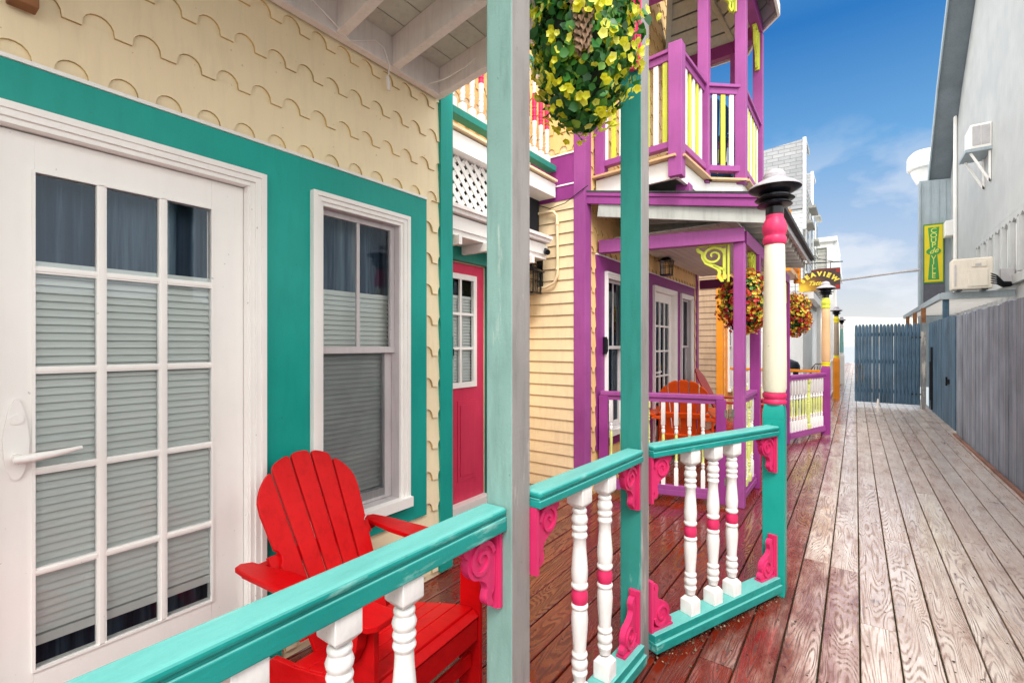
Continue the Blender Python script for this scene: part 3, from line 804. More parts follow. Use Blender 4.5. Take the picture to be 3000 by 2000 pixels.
def lantern(name, loc, label, cat='lantern', s=1.0, hook=True, group=None):
    """box lantern hanging from a bracket; wall lies at +y side of loc"""
    r = empty(name, loc, 0, label, cat, group)
    f = MB(); w = .055*s; h = .17*s
    for a in (-1, 1):
        for b in (-1, 1): f.beam((a*w, b*w, 0), (a*w*1.15, b*w*1.15, h), .010*s, .010*s, up=(0, 1, 0))
    for a in (-1, 1):
        f.beam((a*w*1.07, -w*1.07, h*.6), (a*w*1.07, w*1.07, h*.6), .006*s, .006*s); f.beam((-w*1.07, a*w*1.07, h*.6), (w*1.07, a*w*1.07, h*.6), .006*s, .006*s)
        f.beam((0, a*w*1.07, 0), (0, a*w*1.15, h), .006*s, .006*s, up=(0, 1, 0)); f.beam((a*w*1.07, 0, 0), (a*w*1.15, 0, h), .006*s, .006*s, up=(0, 1, 0))
    f.box(-w*1.15, w*1.15, -w*1.15, w*1.15, -.012*s, .004*s)
    f.build('frame', M['black'], r, 0, world=False)
    t = MB(); vs = [(-1.6*w, -1.6*w, h), (1.6*w, -1.6*w, h), (1.6*w, 1.6*w, h), (-1.6*w, 1.6*w, h), (-.5*w, -.5*w, h+.05*s), (.5*w, -.5*w, h+.05*s), (.5*w, .5*w, h+.05*s), (-.5*w, .5*w, h+.05*s)]
    t.grid(vs, [(3, 2, 1, 0), (4, 5, 6, 7), (0, 1, 5, 4), (1, 2, 6, 5), (2, 3, 7, 6), (3, 0, 4, 7)]); t.box(-w*.4, w*.4, -w*.4, w*.4, h+.05*s, h+.075*s)
    t.build('lamp_cap', M['black'], r, .001, world=False)
    g = MB(); q = w*.92
    for a, b, c, d_ in ((-q, -q, q, -q), (q, -q, q, q), (q, q, -q, q), (-q, q, -q, -q)): g.face([(a, b, .004), (c, d_, .004), (c*1.13, d_*1.13, h), (a*1.13, b*1.13, h)])
    g.build('pane', M['glass'], r, world=False)
    if hook:
        k = MB(); pts = []
        for i in range(15):
            a = -PI*.5 + i/14*PI*1.55; pts.append((0.0, .075*s - .055*s*math.cos(a) - .02, h+.13*s + .055*s*math.sin(a)))
        k.tube(pts, .008*s, 8); k.tube([(0, .0, h+.07*s), (0, .0, h+.1*s)], .006*s, 8)
        k.box(-.03*s, .03*s, .14*s-.012, .14*s, h*.35, h+.16*s); k.beam((0, .05*s, h+.08*s), (0, .135*s, h+.06*s), .012*s, .012*s)
        k.build('bracket', M['black'], r, world=False)
    return r
lantern('wall_lantern', (-2.545, 3.86, 1.955), 'black iron lantern hooked on the cream clapboard wall', s=1.15)
lantern('wall_lantern', (-1.93, 6.02, 2.33), 'black box lantern above the white door under the purple porch', s=1.0, hook=False)
wf = MB(); wf.box(XA-.005, XA+.05, .285, .352, 2.498, 2.72); wf.box(XA, XA+.07, .278, .36, 2.72, 2.74)
tag(wf.build('wall_plaque', M['wood'], None, .004), 'dark brown wooden block on the cream wall above the white door', 'plaque')

db = MB(); db.box(-2.045, -2.02, 4.40, 4.47, 1.36, 1.53); db.box(-2.02, -2.014, 4.412, 4.458, 1.38, 1.51)
tag(db.build('doorbell', M['black'], None, .006), 'black doorbell box on the purple panel beside the first window frame', 'doorbell')
cb2 = MB(); cb2.tube([(-2.55, 4.008, 2.83), (-2.42, 4.0, 2.775), (-2.25, 3.998, 2.80), (-2.06, 4.0, 2.90), (-2.02, 4.02, 2.93)], .004, 6)
tag(cb2.build('cable', M['black']), 'thin black cable sagging across the top of the clapboards', 'cable')
# ------------------------------------------------------------------ scroll bracket
def smooth_poly(pts, it=2):
    for _ in range(it):
        q = []
        n = len(pts)
        for i in range(n):
            a, b = pts[i], pts[(i+1) % n]
            q.append((a[0]*.75+b[0]*.25, a[1]*.75+b[1]*.25)); q.append((a[0]*.25+b[0]*.75, a[1]*.25+b[1]*.75))
        pts = q
    return pts
def bracket(parent, corner, adir, bsign, w=.15, h=.215, mat='pinkb', openwork=False, name='bracket', th=.026, plate=.05):
    """corner: point where post face meets rail; adir: unit 3D vector away from post; b runs vertical with sign"""
    A = Vector(adir).normalized(); B = Vector((0, 0, bsign)); C = A.cross(Vector((0, 0, 1))).normalized(); O = Vector(corner)
    def P(a, b, c=0): return O + A*a + B*b + C*c
    mb = MB()
    def bx(a0, a1, b0, b1, c0, c1):
        pts = [P(a0, b0, c0), P(a1, b0, c0), P(a1, b1, c0), P(a0, b1, c0)]; mb.prism(pts, C*(c1-c0))
    bx(0, .014, 0, h, -plate/2, plate/2); bx(.014, .020, 0, h, -plate/2+.007, plate/2-.007)
    bx(.020, w, 0, .010, -plate/2+.004, plate/2-.004)
    k = w/.15; q = h/.215
    if not openwork:
        pts = [(.020,.010),(.146,.010),(.150,.020),(.146,.034),(.130,.040),(.137,.060),(.130,.085),(.112,.104),(.086,.112),(.062,.126),(.052,.145),(.056,.160),(.060,.178),(.050,.196),(.032,.200),(.026,.192),(.034,.182),(.034,.170),(.020,.160)]
        pts = smooth_poly([(a*k, b*q) for a, b in pts], 2)
        mb.prism([P(a, b, -th/2) for a, b in pts], C*th)
        segs = [(.080, .060, .044, 1)]
    else:
        segs = [(.075, .062, .047, 1)]
    def ribbon(path, wd, c0, c1):
        L_, R_ = [], []
        for i, (a, b) in enumerate(path):
            a0, b0 = path[max(i-1, 0)]; a1, b1 = path[min(i+1, len(path)-1)]
            dx_, dy_ = a1-a0, b1-b0; n = math.hypot(dx_, dy_) or 1
            wv = wd[i] if isinstance(wd, list) else wd
            L_.append((a - dy_/n*wv/2, b + dx_/n*wv/2)); R_.append((a + dy_/n*wv/2, b - dx_/n*wv/2))
        for i in range(len(path)-1):
            quad = [L_[i], L_[i+1], R_[i+1], R_[i]]
            mb.prism([P(a, b, c0) for a, b in quad], C*(c1-c0))
    for (ca, cb_, r0, sg) in segs:
        path = []; n = 34
        for i in range(n):
            t = i/(n-1); ang = PI*1.05 + t*PI*3.1; r = r0*(1-t)**.8 + .006
            path.append((k*(ca + r*math.cos(ang)), q*(cb_ + r*math.sin(ang))))
        ribbon(path, [.013*(1-.45*i/n)*k for i in range(n)], -th/2-.007, th/2+.007)
    if openwork:
        s1 = [(.150, .012), (.146, .030), (.128, .040), (.124, .070), (.110, .100), (.080, .118), (.055, .135), (.045, .155), (.05, .18), (.035, .205), (.02, .2)]
        path = []
        for i in range(len(s1)-1):
            for t in (0, .5): path.append((k*(s1[i][0]*(1-t)+s1[i+1][0]*t), q*(s1[i][1]*(1-t)+s1[i+1][1]*t)))
        ribbon(path, .016*k, -th/2, th/2)
        ribbon([(.024*k, .02*q), (.024*k, .2*q)], .014*k, -th/2, th/2)
        ribbon([(.02*k, .145*q), (.05*k, .13*q), (.075*k, .115*q)], .012*k, -th/2, th/2)
    return mb.build(name, M[mat], parent, 0)

# ------------------------------------------------------------------ teal porch posts
def post(name, x0, y0, w, ztop, label, mats=('sage', 'greypost'), base=0.0, group=None, lean=0.0):
    """square post whose near corner facing the walkway is (x0,y0)"""
    r = empty(name, (x0-w/2, y0+w/2, base), 0, label, 'post', group)
    mb = MB(); mb.box(x0-w, x0, y0, y0+w, base, ztop)
    # +X face takes second material (index of the +X face is 3)
    mb.m[3] = 1
    mb.build('shaft', [M[mats[0]], M[mats[1]]], r, .005)
    return r
pA = post('porch_post', -.845, 1.176, .10, 3.0, 'tall sage grey porch post nearest the camera, between first and second railing')
M['teal_post'] = paint('teal_post_paint', '#26857b', .42, .12, .2, .2, gscale=1.2, wear=.08, wearc='#7fb8b0')
pB = post('porch_post', -.776, 2.068, .10, 3.3, 'tall teal porch post with grey outer face, where the railing bends', mats=('teal_post', 'greypost'))

# ------------------------------------------------------------------ teal railings
def railing(name, a, b, label, bals, brs, capw=.082, ztop=.985, zb=.12, drop=.054, bw=.15, group='teal porch railings'):
    """a,b : centre line ends (x,y)"""
    A = Vector((a[0], a[1], 0)); B = Vector((b[0], b[1], 0)); D = (B-A).normalized(); mid = (A+B)/2
    ang = math.atan2(D.y, D.x)
    r = empty(name, mid, 0, label, 'railing', group)
    mb = MB()
    z = Vector((0, 0, 1))
    mb.beam(A+z*(ztop-.012), B+z*(ztop-.012), capw, .024); 
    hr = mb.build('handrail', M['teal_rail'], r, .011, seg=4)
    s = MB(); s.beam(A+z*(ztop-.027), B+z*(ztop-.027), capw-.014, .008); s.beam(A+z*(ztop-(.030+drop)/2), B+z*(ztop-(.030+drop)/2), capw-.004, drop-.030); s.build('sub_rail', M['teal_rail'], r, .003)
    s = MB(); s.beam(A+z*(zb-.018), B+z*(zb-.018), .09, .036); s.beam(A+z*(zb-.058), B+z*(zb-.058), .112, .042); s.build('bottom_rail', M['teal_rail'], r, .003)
    pr = None
    for t in bals:
        p = A + D*t
        o = baluster('baluster', zb, ztop-drop, .068, [M['white_b'], M['pink']], bandp, r, (p.x, p.y, 0), rz=ang, me=pr); pr = pr or o
    for (end, top) in brs:
        base = A if end == 'a' else B; dd = D if end == 'a' else -D
        bracket(r, base + z*((ztop-drop) if top else zb), dd, -1 if top else 1, w=bw, h=.215*bw/.15 if top else .235)
    return r
r1a, r1b = (-.904, -1.2), (-.904, 1.174)
railing('porch_railing', r1a, r1b, 'nearest teal railing in front of the red chair', [y+1.2 for y in (-.985, -.79, -.595, -.4, -.205, .01, .215, .418, .621, .803)], [('b', True), ('b', False)], capw=.088, ztop=.957, drop=.072, bw=.165)
railing('porch_railing', (-.845, 1.277), (-.803, 2.067), 'teal railing between the two tall porch posts', [.305, .502], [('a', True), ('b', True), ('b', False), ('a', False)])
A3 = Vector((-.785, 2.172, 0)); B3 = Vector((-.388, 3.134, 0))
railing('porch_railing', A3[:2], B3[:2], 'angled teal railing running from the teal post to the street lamp', [.305, .485, .645], [('a', True), ('a', False), ('b', True), ('b', False)])
# pink bracket high on the second post, facing the camera side
hb = bracket(pB, (-.80, 2.067, 2.99), (0, -1, 0), -1, w=.12, h=.31, name='bracket')

# ------------------------------------------------------------------ street lamps
def lamp(name, x, y, label, ped, ring, shaft, cap2=None, w=.115, first=False):
    r = empty(name, (x, y, 0), 0, label, 'street lamp', 'turned wooden street lamps along the boardwalk')
    p = MB(); h = w/2
    p.box(-h, h, -h, h, 0, 1.02)
    p.build('pedestal', M[ped], r, .004, world=False)
    t = MB()
    # rounded shoulder: arched faces
    n = 8
    for i in range(n):
        a0, a1 = i/n*PI/2, (i+1)/n*PI/2
        k0, k1 = .76+.24*math.cos(a0), .76+.24*math.cos(a1); z0, z1 = 1.02+.085*math.sin(a0), 1.02+.085*math.sin(a1)
        vs = [(-h*k0, -h*k0, z0), (h*k0, -h*k0, z0), (h*k0, h*k0, z0), (-h*k0, h*k0, z0), (-h*k1, -h*k1, z1), (h*k1, -h*k1, z1), (h*k1, h*k1, z1), (-h*k1, h*k1, z1)]
        t.grid(vs, [(0, 1, 5, 4), (1, 2, 6, 5), (2, 3, 7, 6), (3, 0, 4, 7)] + ([(4, 5, 6, 7)] if i == n-1 else []))
    t.build('shoulder', M[ped], r, .002, world=False)
    q = MB()
    q.lathe([(1.103, .045), (1.104, .060), (1.112, .0635), (1.122, .0635), (1.130, .058), (1.134, .057), (1.142, .063), (1.155, .0645), (1.166, .062), (1.170, .055)], n=32)
    q.build('base_ring', M[ring], r, world=False)
    s = MB(); s.lathe([(1.169, .050), (1.175, .058), (1.20, .0635), (1.35, .0635), (1.6, .061), (1.85, .057), (2.035, .0535), (2.040, .05)], n=32)
    s.build('shaft', M[shaft], r, world=False)
    c = MB(); c.lathe([(2.038, .05), (2.040, .057), (2.052, .0625), (2.066, .0635), (2.080, .0615), (2.088, .056), (2.091, .0555), (2.105, .062), (2.125, .066), (2.145, .0655), (2.165, .060), (2.185, .052), (2.190, .0485), (2.20, .0475), (2.212, .0475), (2.215, .045)], n=32)
    c.build('capital', M[cap2 or ring], r, world=False)
    l = MB()
    l.lathe([(2.213, .045), (2.214, .048), (2.258, .049), (2.262, .060), (2.268, .092), (2.272, .094), (2.278, .088), (2.284, .066), (2.292, .068), (2.300, .100), (2.305, .106), (2.311, .100), (2.318, .072), (2.330, .074), (2.345, .105), (2.362, .136), (2.368, .140)], n=40)
    l.build('louvre', M['black'], r, world=False)
    m = MB(); m.lathe([(2.368, .1405), (2.374, .140), (2.392, .118), (2.412, .082), (2.420, .064), (2.424, .062), (2.430, .063), (2.438, .0625), (2.441, .058), (2.446, .059), (2.456, .055), (2.472, .042), (2.482, .022), (2.485, .001)], n=40)
    m.build('lamp_cap', M['capgrey'], r, world=False)
    return r
lamp('street_lamp', -.388, 3.193, 'nearest boardwalk lamp, cream shaft with pink rings on a teal pedestal', 'teal', 'pink', 'bone')
lamp('street_lamp', -.395, 9.30, 'lamp with tan shaft and lime rings on a purple newel', 'purple_d', 'yellow', 'tan', 'lime', w=.13)
lamp('street_lamp', -.42, 15.5, 'lamp with taupe shaft and yellow rings on an orange pedestal', 'orange', 'yellow', 'taupe', 'yellow', w=.15)
lamp('street_lamp', -.42, 21.5, 'farthest lamp, pale aqua shaft on a white pedestal', 'white', 'white', 'aqua', w=.17)

# ------------------------------------------------------------------ adirondack chairs (facing +x local)
def adirondack(name, label, mat, group=None, stretcher=True):
    r = empty(name, (0, 0, 0), 0, label, 'chair', group)
    m = M[mat]
    # back plane: from (bx,bz) up to top, tilt
    base = Vector((-.035, 0, .262)); tilt = math.radians(28); up = Vector((-math.sin(tilt), 0, math.cos(tilt))); nrm = Vector((math.cos(tilt), 0, math.sin(tilt)))
    nsl = 5; gap = .010; wtop = .505; wbot = .37; Ls = .80
    def halfw(t): return (wbot + (wtop-wbot)*min(1, t/.75))/2
    for i in range(nsl):
        f0, f1 = -1+2*i/nsl, -1+2*(i+1)/nsl
        left, right = [], []
        n = 16
        fm = (f0+f1)/2
        # top height for this slat follows arch
        def toph(f): return Ls*(1 - .24*abs(f)**2.3)
        pts = []
        hmax = toph(fm*.98)
        w_ = lambda t, f: f*halfw(t)
        bt = -.09
        shoulder = .42 if i in (0, 4) else .36
        for s in [j/8 for j in range(9)]:
            hh = bt + (hmax*.90-bt)*s if False else None
        lo = bt
        eL = lambda h: f0*halfw(h/Ls)+gap/2
        eR = lambda h: f1*halfw(h/Ls)-gap/2
        hs = toph(f0); he = toph(f1)
        tl = min(hs, toph(fm)) - .012; tr = min(he, toph(fm)) - .012
        if i == 0: tl = Ls*.70
        if i == nsl-1: tr = Ls*.70
        if i == 0: tr = toph(f1)-.035
        if i == nsl-1: tl = toph(f0)-.035
        H = toph(fm) + (.004 if i in (1, 2, 3) else -.01)
        pts.append((eL(lo), lo)); pts.append((eR(lo), lo))
        arch = lambda f: Ls*(1-.30*(1-math.sqrt(max(0, 1-f*f*.97))))
        if i == nsl-1: pts += [(eR(hh)-off, hh) for hh, off in ((.36, 0), (.375, .012), (.395, .016), (.415, .010), (.425, 0))]
        for j in range(11):
            q_ = j/10; f = f1+(f0-f1)*q_; h_ = arch(f) - .018*abs(2*q_-1)**5 - (.010 if i in (0, 4) else 0)
            yv = f*halfw(h_/Ls); yv = min(max(yv, eL(h_)), eR(h_)); pts.append((yv, h_))
        if i == 0: pts += [(eL(hh)+off, hh) for hh, off in ((.425, 0), (.415, .010), (.395, .016), (.375, .012), (.36, 0))]
        mb = MB()
        mb.prism([base + up*b + Vector((0, a, 0)) for a, b in pts], nrm*(-.018))
        mb.build('back_slat', m, r, .003, world=False)
    # braces behind back
    b = MB()
    for hh, ww in ((.10, .42), (.38, .50)):
        c = base + up*hh - nrm*.030
        b.beam(c+Vector((0, -ww/2, 0)), c+Vector((0, ww/2, 0)), .022, .06, up=up)
    b.build('back_brace', m, r, .003, world=False)
    # seat: contoured slats
    s = MB(); prof = [(-.06, .272), (.03, .285), (.115, .303), (.20, .325), (.285, .345), (.365, .352)]
    N_ = 6
    for k in range(5):
        (x0, z0), (x1, z1) = prof[k], prof[k+1]
        g = .006; dx_, dz_ = x1-x0, z1-z0; L_ = math.hypot(dx_, dz_); ux, uz = dx_/L_, dz_/L_
        a = (x0+ux*g/2, z0+uz*g/2); c = (x1-ux*g/2, z1-uz*g/2)
        s.prism([(a[0], -.27, a[1]), (c[0], -.27, c[1]), (c[0], .27, c[1]), (a[0], .27, a[1])], (uz*.02, 0, -ux*.02))
    s.prism([(.372, -.27, .348), (.40, -.27, .325), (.40, .27, .325), (.372, .27, .348)], (-.016, 0, -.016))
    s.build('seat', m, r, .003, world=False)
    ap = MB(); ap.box(.372, .393, -.27, .27, .225, .312); ap.build('front_apron', m, r, .003, world=False)
    for sg in (-1, 1):
        y0 = sg*.285
        l = MB(); l.prism([(.29, y0-.011, 0), (.40, y0-.011, 0), (.40, y0-.011, .575), (.30, y0-.011, .575)], (0, .022, 0)); l.build('front_leg', m, r, .003, world=False)
        q = MB(); pts = [(.37, .24), (.37, .325), (.29, .335), (.10, .29), (-.05, .265), (-.18, .255), (-.42, .07), (-.46, 0), (-.34, 0), (-.20, .12), (-.02, .18)]
        y1 = sg*.262
        q.prism([(a, y1-.011, b_) for a, b_ in pts], (0, .022, 0)); q.build('rear_leg', m, r, .003, world=False)
        arm = MB(); o_ = sg*.295
        pts = [(.43, o_+sg*.055), (.45, o_+sg*.03), (.45, o_-sg*.035), (.42, o_-sg*.062), (.22, o_-sg*.062), (-.10, o_-sg*.045), (-.24, o_-sg*.02), (-.30, o_-sg*.015), (-.325, o_+sg*.02), (-.31, o_+sg*.05), (-.20, o_+sg*.062), (.10, o_+sg*.065), (.36, o_+sg*.068)]
        arm.prism([(a, b_, .597 + (.0 if a > -5 else 0)) for a, b_ in pts], (0, 0, -.021)); arm.build('arm', m, r, .004, world=False)
        br_ = MB(); yb_ = sg*.302
        br_.prism([(.31, yb_, .575), (.385, yb_, .575), (.37, yb_, .50), (.33, yb_, .43)], (0, sg*.04, 0)); br_.build('arm_support', m, r, .002, world=False)
        sup = MB(); sup.beam((-.29, sg*.20, .56), (-.29, sg*.32, .56), .04, .03); sup.build('rear_arm_support', m, r, .002, world=False)
    if stretcher:
        st = MB(); st.box(.34, .36, -.272, .272, .10, .16); st.build('stretcher', m, r, .003, world=False)
    return r
c1 = adirondack('adirondack_chair', 'red slatted adirondack chair on the porch behind the teal railing', 'red')
c1.location = (-1.65, 1.235, 0); c1.rotation_euler = (0, 0, math.radians(4))
c2 = adirondack('adirondack_chair', 'orange slatted adirondack chair seen from behind on the purple porch', 'orangech', 'adirondack chairs on the purple porch')
c2.location = (-1.66, 5.85, 0); c2.rotation_euler = (0, 0, math.radians(104)); c2.scale = (1.1, 1.1, 1.1)
c3 = adirondack('adirondack_chair', 'rust red adirondack chair in side view by the tan clapboard wall', 'redch', 'adirondack chairs on the purple porch')
c3.location = (-1.42, 7.25, 0); c3.rotation_euler = (0, 0, math.radians(5)); c3.scale = (1.12, 1.12, 1.15)
c4 = adirondack('adirondack_chair', 'navy blue slatted chair behind the balusters of the purple balcony', 'navy')
c4.location = (-1.36, 5.66, 3.07); c4.rotation_euler = (0, 0, math.radians(100))
# low round red table beside the first chair
t = empty('side_table', (-1.72, .30, -.03), 0, 'low round red side table beside the white glass door', 'table')
q = MB(); q.lathe([(.44, .22), (.462, .225), (.466, .215)], n=40); q.build('table_top', M['red'], t, world=False)
for k in range(4):
    a = PI/4+k*PI/2; q = MB(); q.beam((.14*math.cos(a), .14*math.sin(a), .44), (.17*math.cos(a), .17*math.sin(a), 0), .03, .03, up=(0, 1, 0)); q.build('leg', M['red'], t, .002, world=False)

# ------------------------------------------------------------------ purple porch
porch = empty('purple_porch', (-1.4, 6.3, 0), 0, 'orchid purple porch roof with posts in front of the cream and purple cottage', 'porch')
def pbox(name, x0, x1, y0, y1, z0, z1, mat, bev=.003, parent=porch):
    m = MB(); m.box(x0, x1, y0, y1, z0, z1); return m.build(name, M[mat], parent, bev)
PW = .09
pbox('post', -.80-PW, -.80, 4.63, 4.63+PW, 0, 2.36, 'purple', .005)
pbox('post', -.785-PW, -.785, 5.36, 5.36+PW, 0, 2.36, 'purple_d', .005)
pbox('post', -.785-PW, -.785, 8.02, 8.02+PW, 0, 2.36, 'purple_d', .005)
b = MB(); b.beam((XC, 4.33, 2.41), (-.805, 4.655, 2.425), .09, .125); b.build('near_beam', M['purple'], porch, .004)
b = MB(); b.beam((-.842, 4.75, 2.42), (-.842, 8.2, 2.42), .09, .125); b.build('front_beam', M['purple_d'], porch, .004)
b = MB(); b.beam((XC, 8.08, 2.42), (-.89, 8.08, 2.42), .09, .14); b.build('far_beam', M['plum'], porch, .004)
# roof: sloped; rake from (XC,4.03,2.80) to (-.60,4.55,2.62)
ra, rb, rc, rd = Vector((XC, 4.06, 2.765)), Vector((-.59, 4.55, 2.605)), Vector((-.56, 8.22, 2.605)), Vector((XC, 8.45, 2.765))
b = MB(); b.prism([ra+Vector((0, .03, .08)), rb+Vector((-.02, .03, .08)), rc+Vector((-.02, -.02, .08)), rd+Vector((0, 0, .08))], (0, 0, .03)); b.build('roof_deck', M['ceil'], porch)
b = MB(); b.prism([ra+Vector((0, -.02, .112)), rb+Vector((.04, -.02, .112)), rc+Vector((.04, .02, .112)), rd+Vector((0, .02, .112))], (0, 0, .018)); b.build('shingle_edge', M['roof'], porch)
b = MB()
z = Vector((0, 0, 1))
b.beam(ra+z*.058, rb+z*.058, .022, .10); b.build('rake_fascia', M['purple_d'], porch, .003)
b = MB(); b.beam(ra+z*.093+Vector((.0, -.016, 0)), rb+z*.093+Vector((.02, -.016, 0)), .014, .03); b.build('crown_moulding', M['purple_d'], porch, .003)
b = MB(); b.beam(ra+z*(-.055)+Vector((.09, .05, 0)), rb+z*(-.055)+Vector((-.02, .05, 0)), .03, .125); b.build('barge_board', paint('grey_barge_paint', '#aeb0ab', .55), porch, .003)
b = MB(); b.beam(rb+z*.05+Vector((.015, 0, 0)), rc+z*.05+Vector((.015, 0, 0)), .018, .07); b.build('eave_fascia', M['alu'], porch, .002)
b = MB(); b.beam(rb+z*.095+Vector((.05, 0, 0)), rc+z*.095+Vector((.05, 0, 0)), .05, .045); b.build('gutter', M['roof'], porch, .004)
yy = 4.85
while yy < 8.3:
    b = MB(); b.beam((XC+.02, yy, 2.77), (-.60, yy, 2.615), .03, .09); b.build('rafter', M['ceil'], porch, .002); yy += .30
# soffit boards seen under the porch
b = MB(); xx = XC+.03
while xx < -.92:
    b.prism([(xx, 4.62, 2.545), (xx+.078, 4.62, 2.545), (xx+.078, 8.0, 2.545), (xx, 8.0, 2.545)], (0, 0, .012)); xx += .083
b.build('soffit_boards', M['ceil'], porch)
dA = (Vector((XC, 4.33, 0))-Vector((-.805, 4.655, 0))).normalized()
bracket(porch, (-.93, 4.675, 2.36), dA, -1, w=.27, h=.34, mat='lime', openwork=True)
bracket(porch, (-.842, 5.345, 2.36), (0, -1, 0), -1, w=.20, h=.30, mat='lime', openwork=True)
bracket(porch, (-.842, 8.01, 2.36), (0, -1, 0), -1, w=.22, h=.30, mat='lime', openwork=True)

SLIM = [(.28,.017),(.29,.0125),(.30,.0155),(.318,.0155),(.325,.011),(.335,.0155),(.36,.0175),(.385,.0155),(.39,.011),(.395,.0125),(.45,.0155),(.54,.0145),(.65,.0125),(.70,.0115),(.705,.015),(.72,.017),(.735,.014),(.74,.011),(.75,.0155),(.765,.015),(.775,.011),(.79,.015)]
def slim(parent, x, y, z0, z1, rz, store, green=True, w=.036):
    key = (round(z1-z0, 3), w)
    if key in store:
        me = store[key]
        o = bpy.data.objects.new('baluster', me); COL.objects.link(o); o.parent = parent
    else:
        H = z1-z0; mb = MB()
        sq_end(mb, w, H*.71, H, w*.3, True); sq_end(mb, w, 0, H*.215, w*.3, False)
        mb.lathe([(H*(1-f), r*w/.036) for f, r in SLIM][::-1], n=12, mats=lambda q: 1 if .39 < 1-q/H < .705 else 0)
        o = mb.build('baluster', [M['white_b'], M['limeb']], parent, 0, world=False, sharp=50); store[key] = o.data
    o.location = Vector((x, y, z0)) - chain(parent); o.rotation_euler = (0, 0, rz)
    return o
ST = {}
def purple_rail(label, a, b, spots, thick=(), za=(1.0, 1.0), zb=.15, ends=None, name='porch_railing', mats=('purple', 'purple_d')):
    A = Vector((a[0], a[1], 0)); B = Vector((b[0], b[1], 0)); D = (B-A); Ln = D.length; D.normalize(); ang = math.atan2(D.y, D.x)
    r = empty(name, (A+B)/2, 0, label, 'railing', 'purple porch railings')
    z = Vector((0, 0, 1))
    m = MB(); m.beam(A+z*(za[0]-.02), B+z*(za[1]-.02), .075, .04); m.build('handrail', M[mats[0]], r, .006)
    m = MB(); m.beam(A+z*(za[0]-.06), B+z*(za[1]-.06), .045, .04); m.build('sub_rail', M[mats[0]], r, .002)
    m = MB(); m.beam(A+z*(zb-.02), B+z*(zb-.02), .05, .04); m.beam(A+z*(zb-.065), B+z*(zb-.065), .065, .05); m.build('bottom_rail', M[mats[0]], r, .003)
    for t in spots:
        p = A + D*t; slim(r, p.x, p.y, zb, za[0]-.08, ang, ST)
    pr = None
    for t in thick:
        p = A + D*t; o = baluster('newel', zb, za[0]-.08, .06, [M['limeb'], M['limeb']], lambda f: 0, r, (p.x, p.y, 0), rz=ang, n=16, me=pr); pr = pr or o
    for t in (ends or []):
        p = A + D*t; m = MB(); m.beam(p+z*.03, p+z*(za[0]-.041), .085, .085, up=D); m.build('end_post', M[mats[1]], r, .004)
    return r
purple_rail('purple railing panel with lime and white balusters and steel hinges in front of orange chair', (XC+.02, 4.32), (-.96, 4.585),
            [.10, .20, .62, .73, .84, .95][0:2] + [.585, .70, .815, .93], thick=[.44], ends=[.03, 1.08])
for zc in (.84, .50, .24):
    h = MB(); h.box(-.952, -.922, 4.545, 4.55, zc-.034, zc+.034); h.tube([(-.92, 4.60, zc-.036), (-.92, 4.60, zc+.036)], .006, 8); h.box(-.912, -.878, 4.624, 4.629, zc-.034, zc+.034)
    tag(h.build('hinge', M['steel']), {.84: 'upper steel hinge between purple rail and porch post', .50: 'middle steel hinge between purple rail and porch post', .24: 'lowest steel hinge between purple rail and porch post'}[zc], 'hinge', 'hinges on the purple porch post')
purple_rail('short purple railing between the two near purple posts', (-.84, 4.75), (-.84, 5.355), [.20, .40, .50], thick=[.10, .30])
import math as _m
A4 = Vector((-.80, 8.13, 0)); B4 = Vector((-.42, 9.25, 0)); L4 = (B4-A4).length
purple_rail('purple railing ending at the tan street lamp, mostly white and lime balusters', A4[:2], B4[:2], [.07+.094*k for k in range(12) if k != 6], thick=[.07+.094*6], za=(1.0, 1.0))
# orange cottage railing across the recess
r = empty('porch_railing', (-1.3, 10.15, 0), 0, 'orange topped railing with lime balusters behind the purple porch', 'railing')
m = MB(); m.beam((-2.03, 10.25, .985), (-.5, 10.0, .985), .07, .045); m.build('handrail', M['orange'], r, .004)
m = MB(); m.beam((-2.03, 10.25, .12), (-.5, 10.0, .12), .06, .05); m.build('bottom_rail', M['orange'], r, .004)
for k in range(12):
    f = (k+.5)/12; slim(r, -2.03+1.53*f, 10.25-.25*f, .145, .965, 0, ST)

# ------------------------------------------------------------------ purple balcony turret
ZB = 3.05
tur = empty('purple_balcony', (-1.4, 5.3, ZB), 0, 'purple upper balcony with white and lime flat balusters under a turret roof', 'balcony')
V0, V1, V2, V3, V5, V6 = [Vector(p) for p in ((XC, 4.27, 0), (-1.25, 4.17, 0), (-1.21, 4.92, 0), (-.92, 5.17, 0), (-.92, 6.19, 0), (-1.21, 6.42, 0))]
V7 = Vector((XC, 6.42, 0)); VW = Vector((XC, 4.92, 0))
out = [V0, V1, V2, V3, V5, V6, V7]
b = MB(); b.prism([p+z*(ZB-.03) for p in out], (0, 0, .03)); 
b.build('floor', M['ceil'], tur)
e1 = MB(); f1 = MB(); fl = MB()
for p, q in zip(out[:-1], out[1:]):
    d = (q-p).normalized(); n = Vector((d.y, -d.x, 0))
    e1.beam(p+z*(ZB+.012)+n*.03-d*.02, q+z*(ZB+.012)+n*.03+d*.02, .10, .022)
    f1.beam(p+z*(ZB-.085), q+z*(ZB-.085), .03, .16)
e1.build('floor_edge', M['tan'], tur, .003); f1.build('fascia', M['white'], tur)
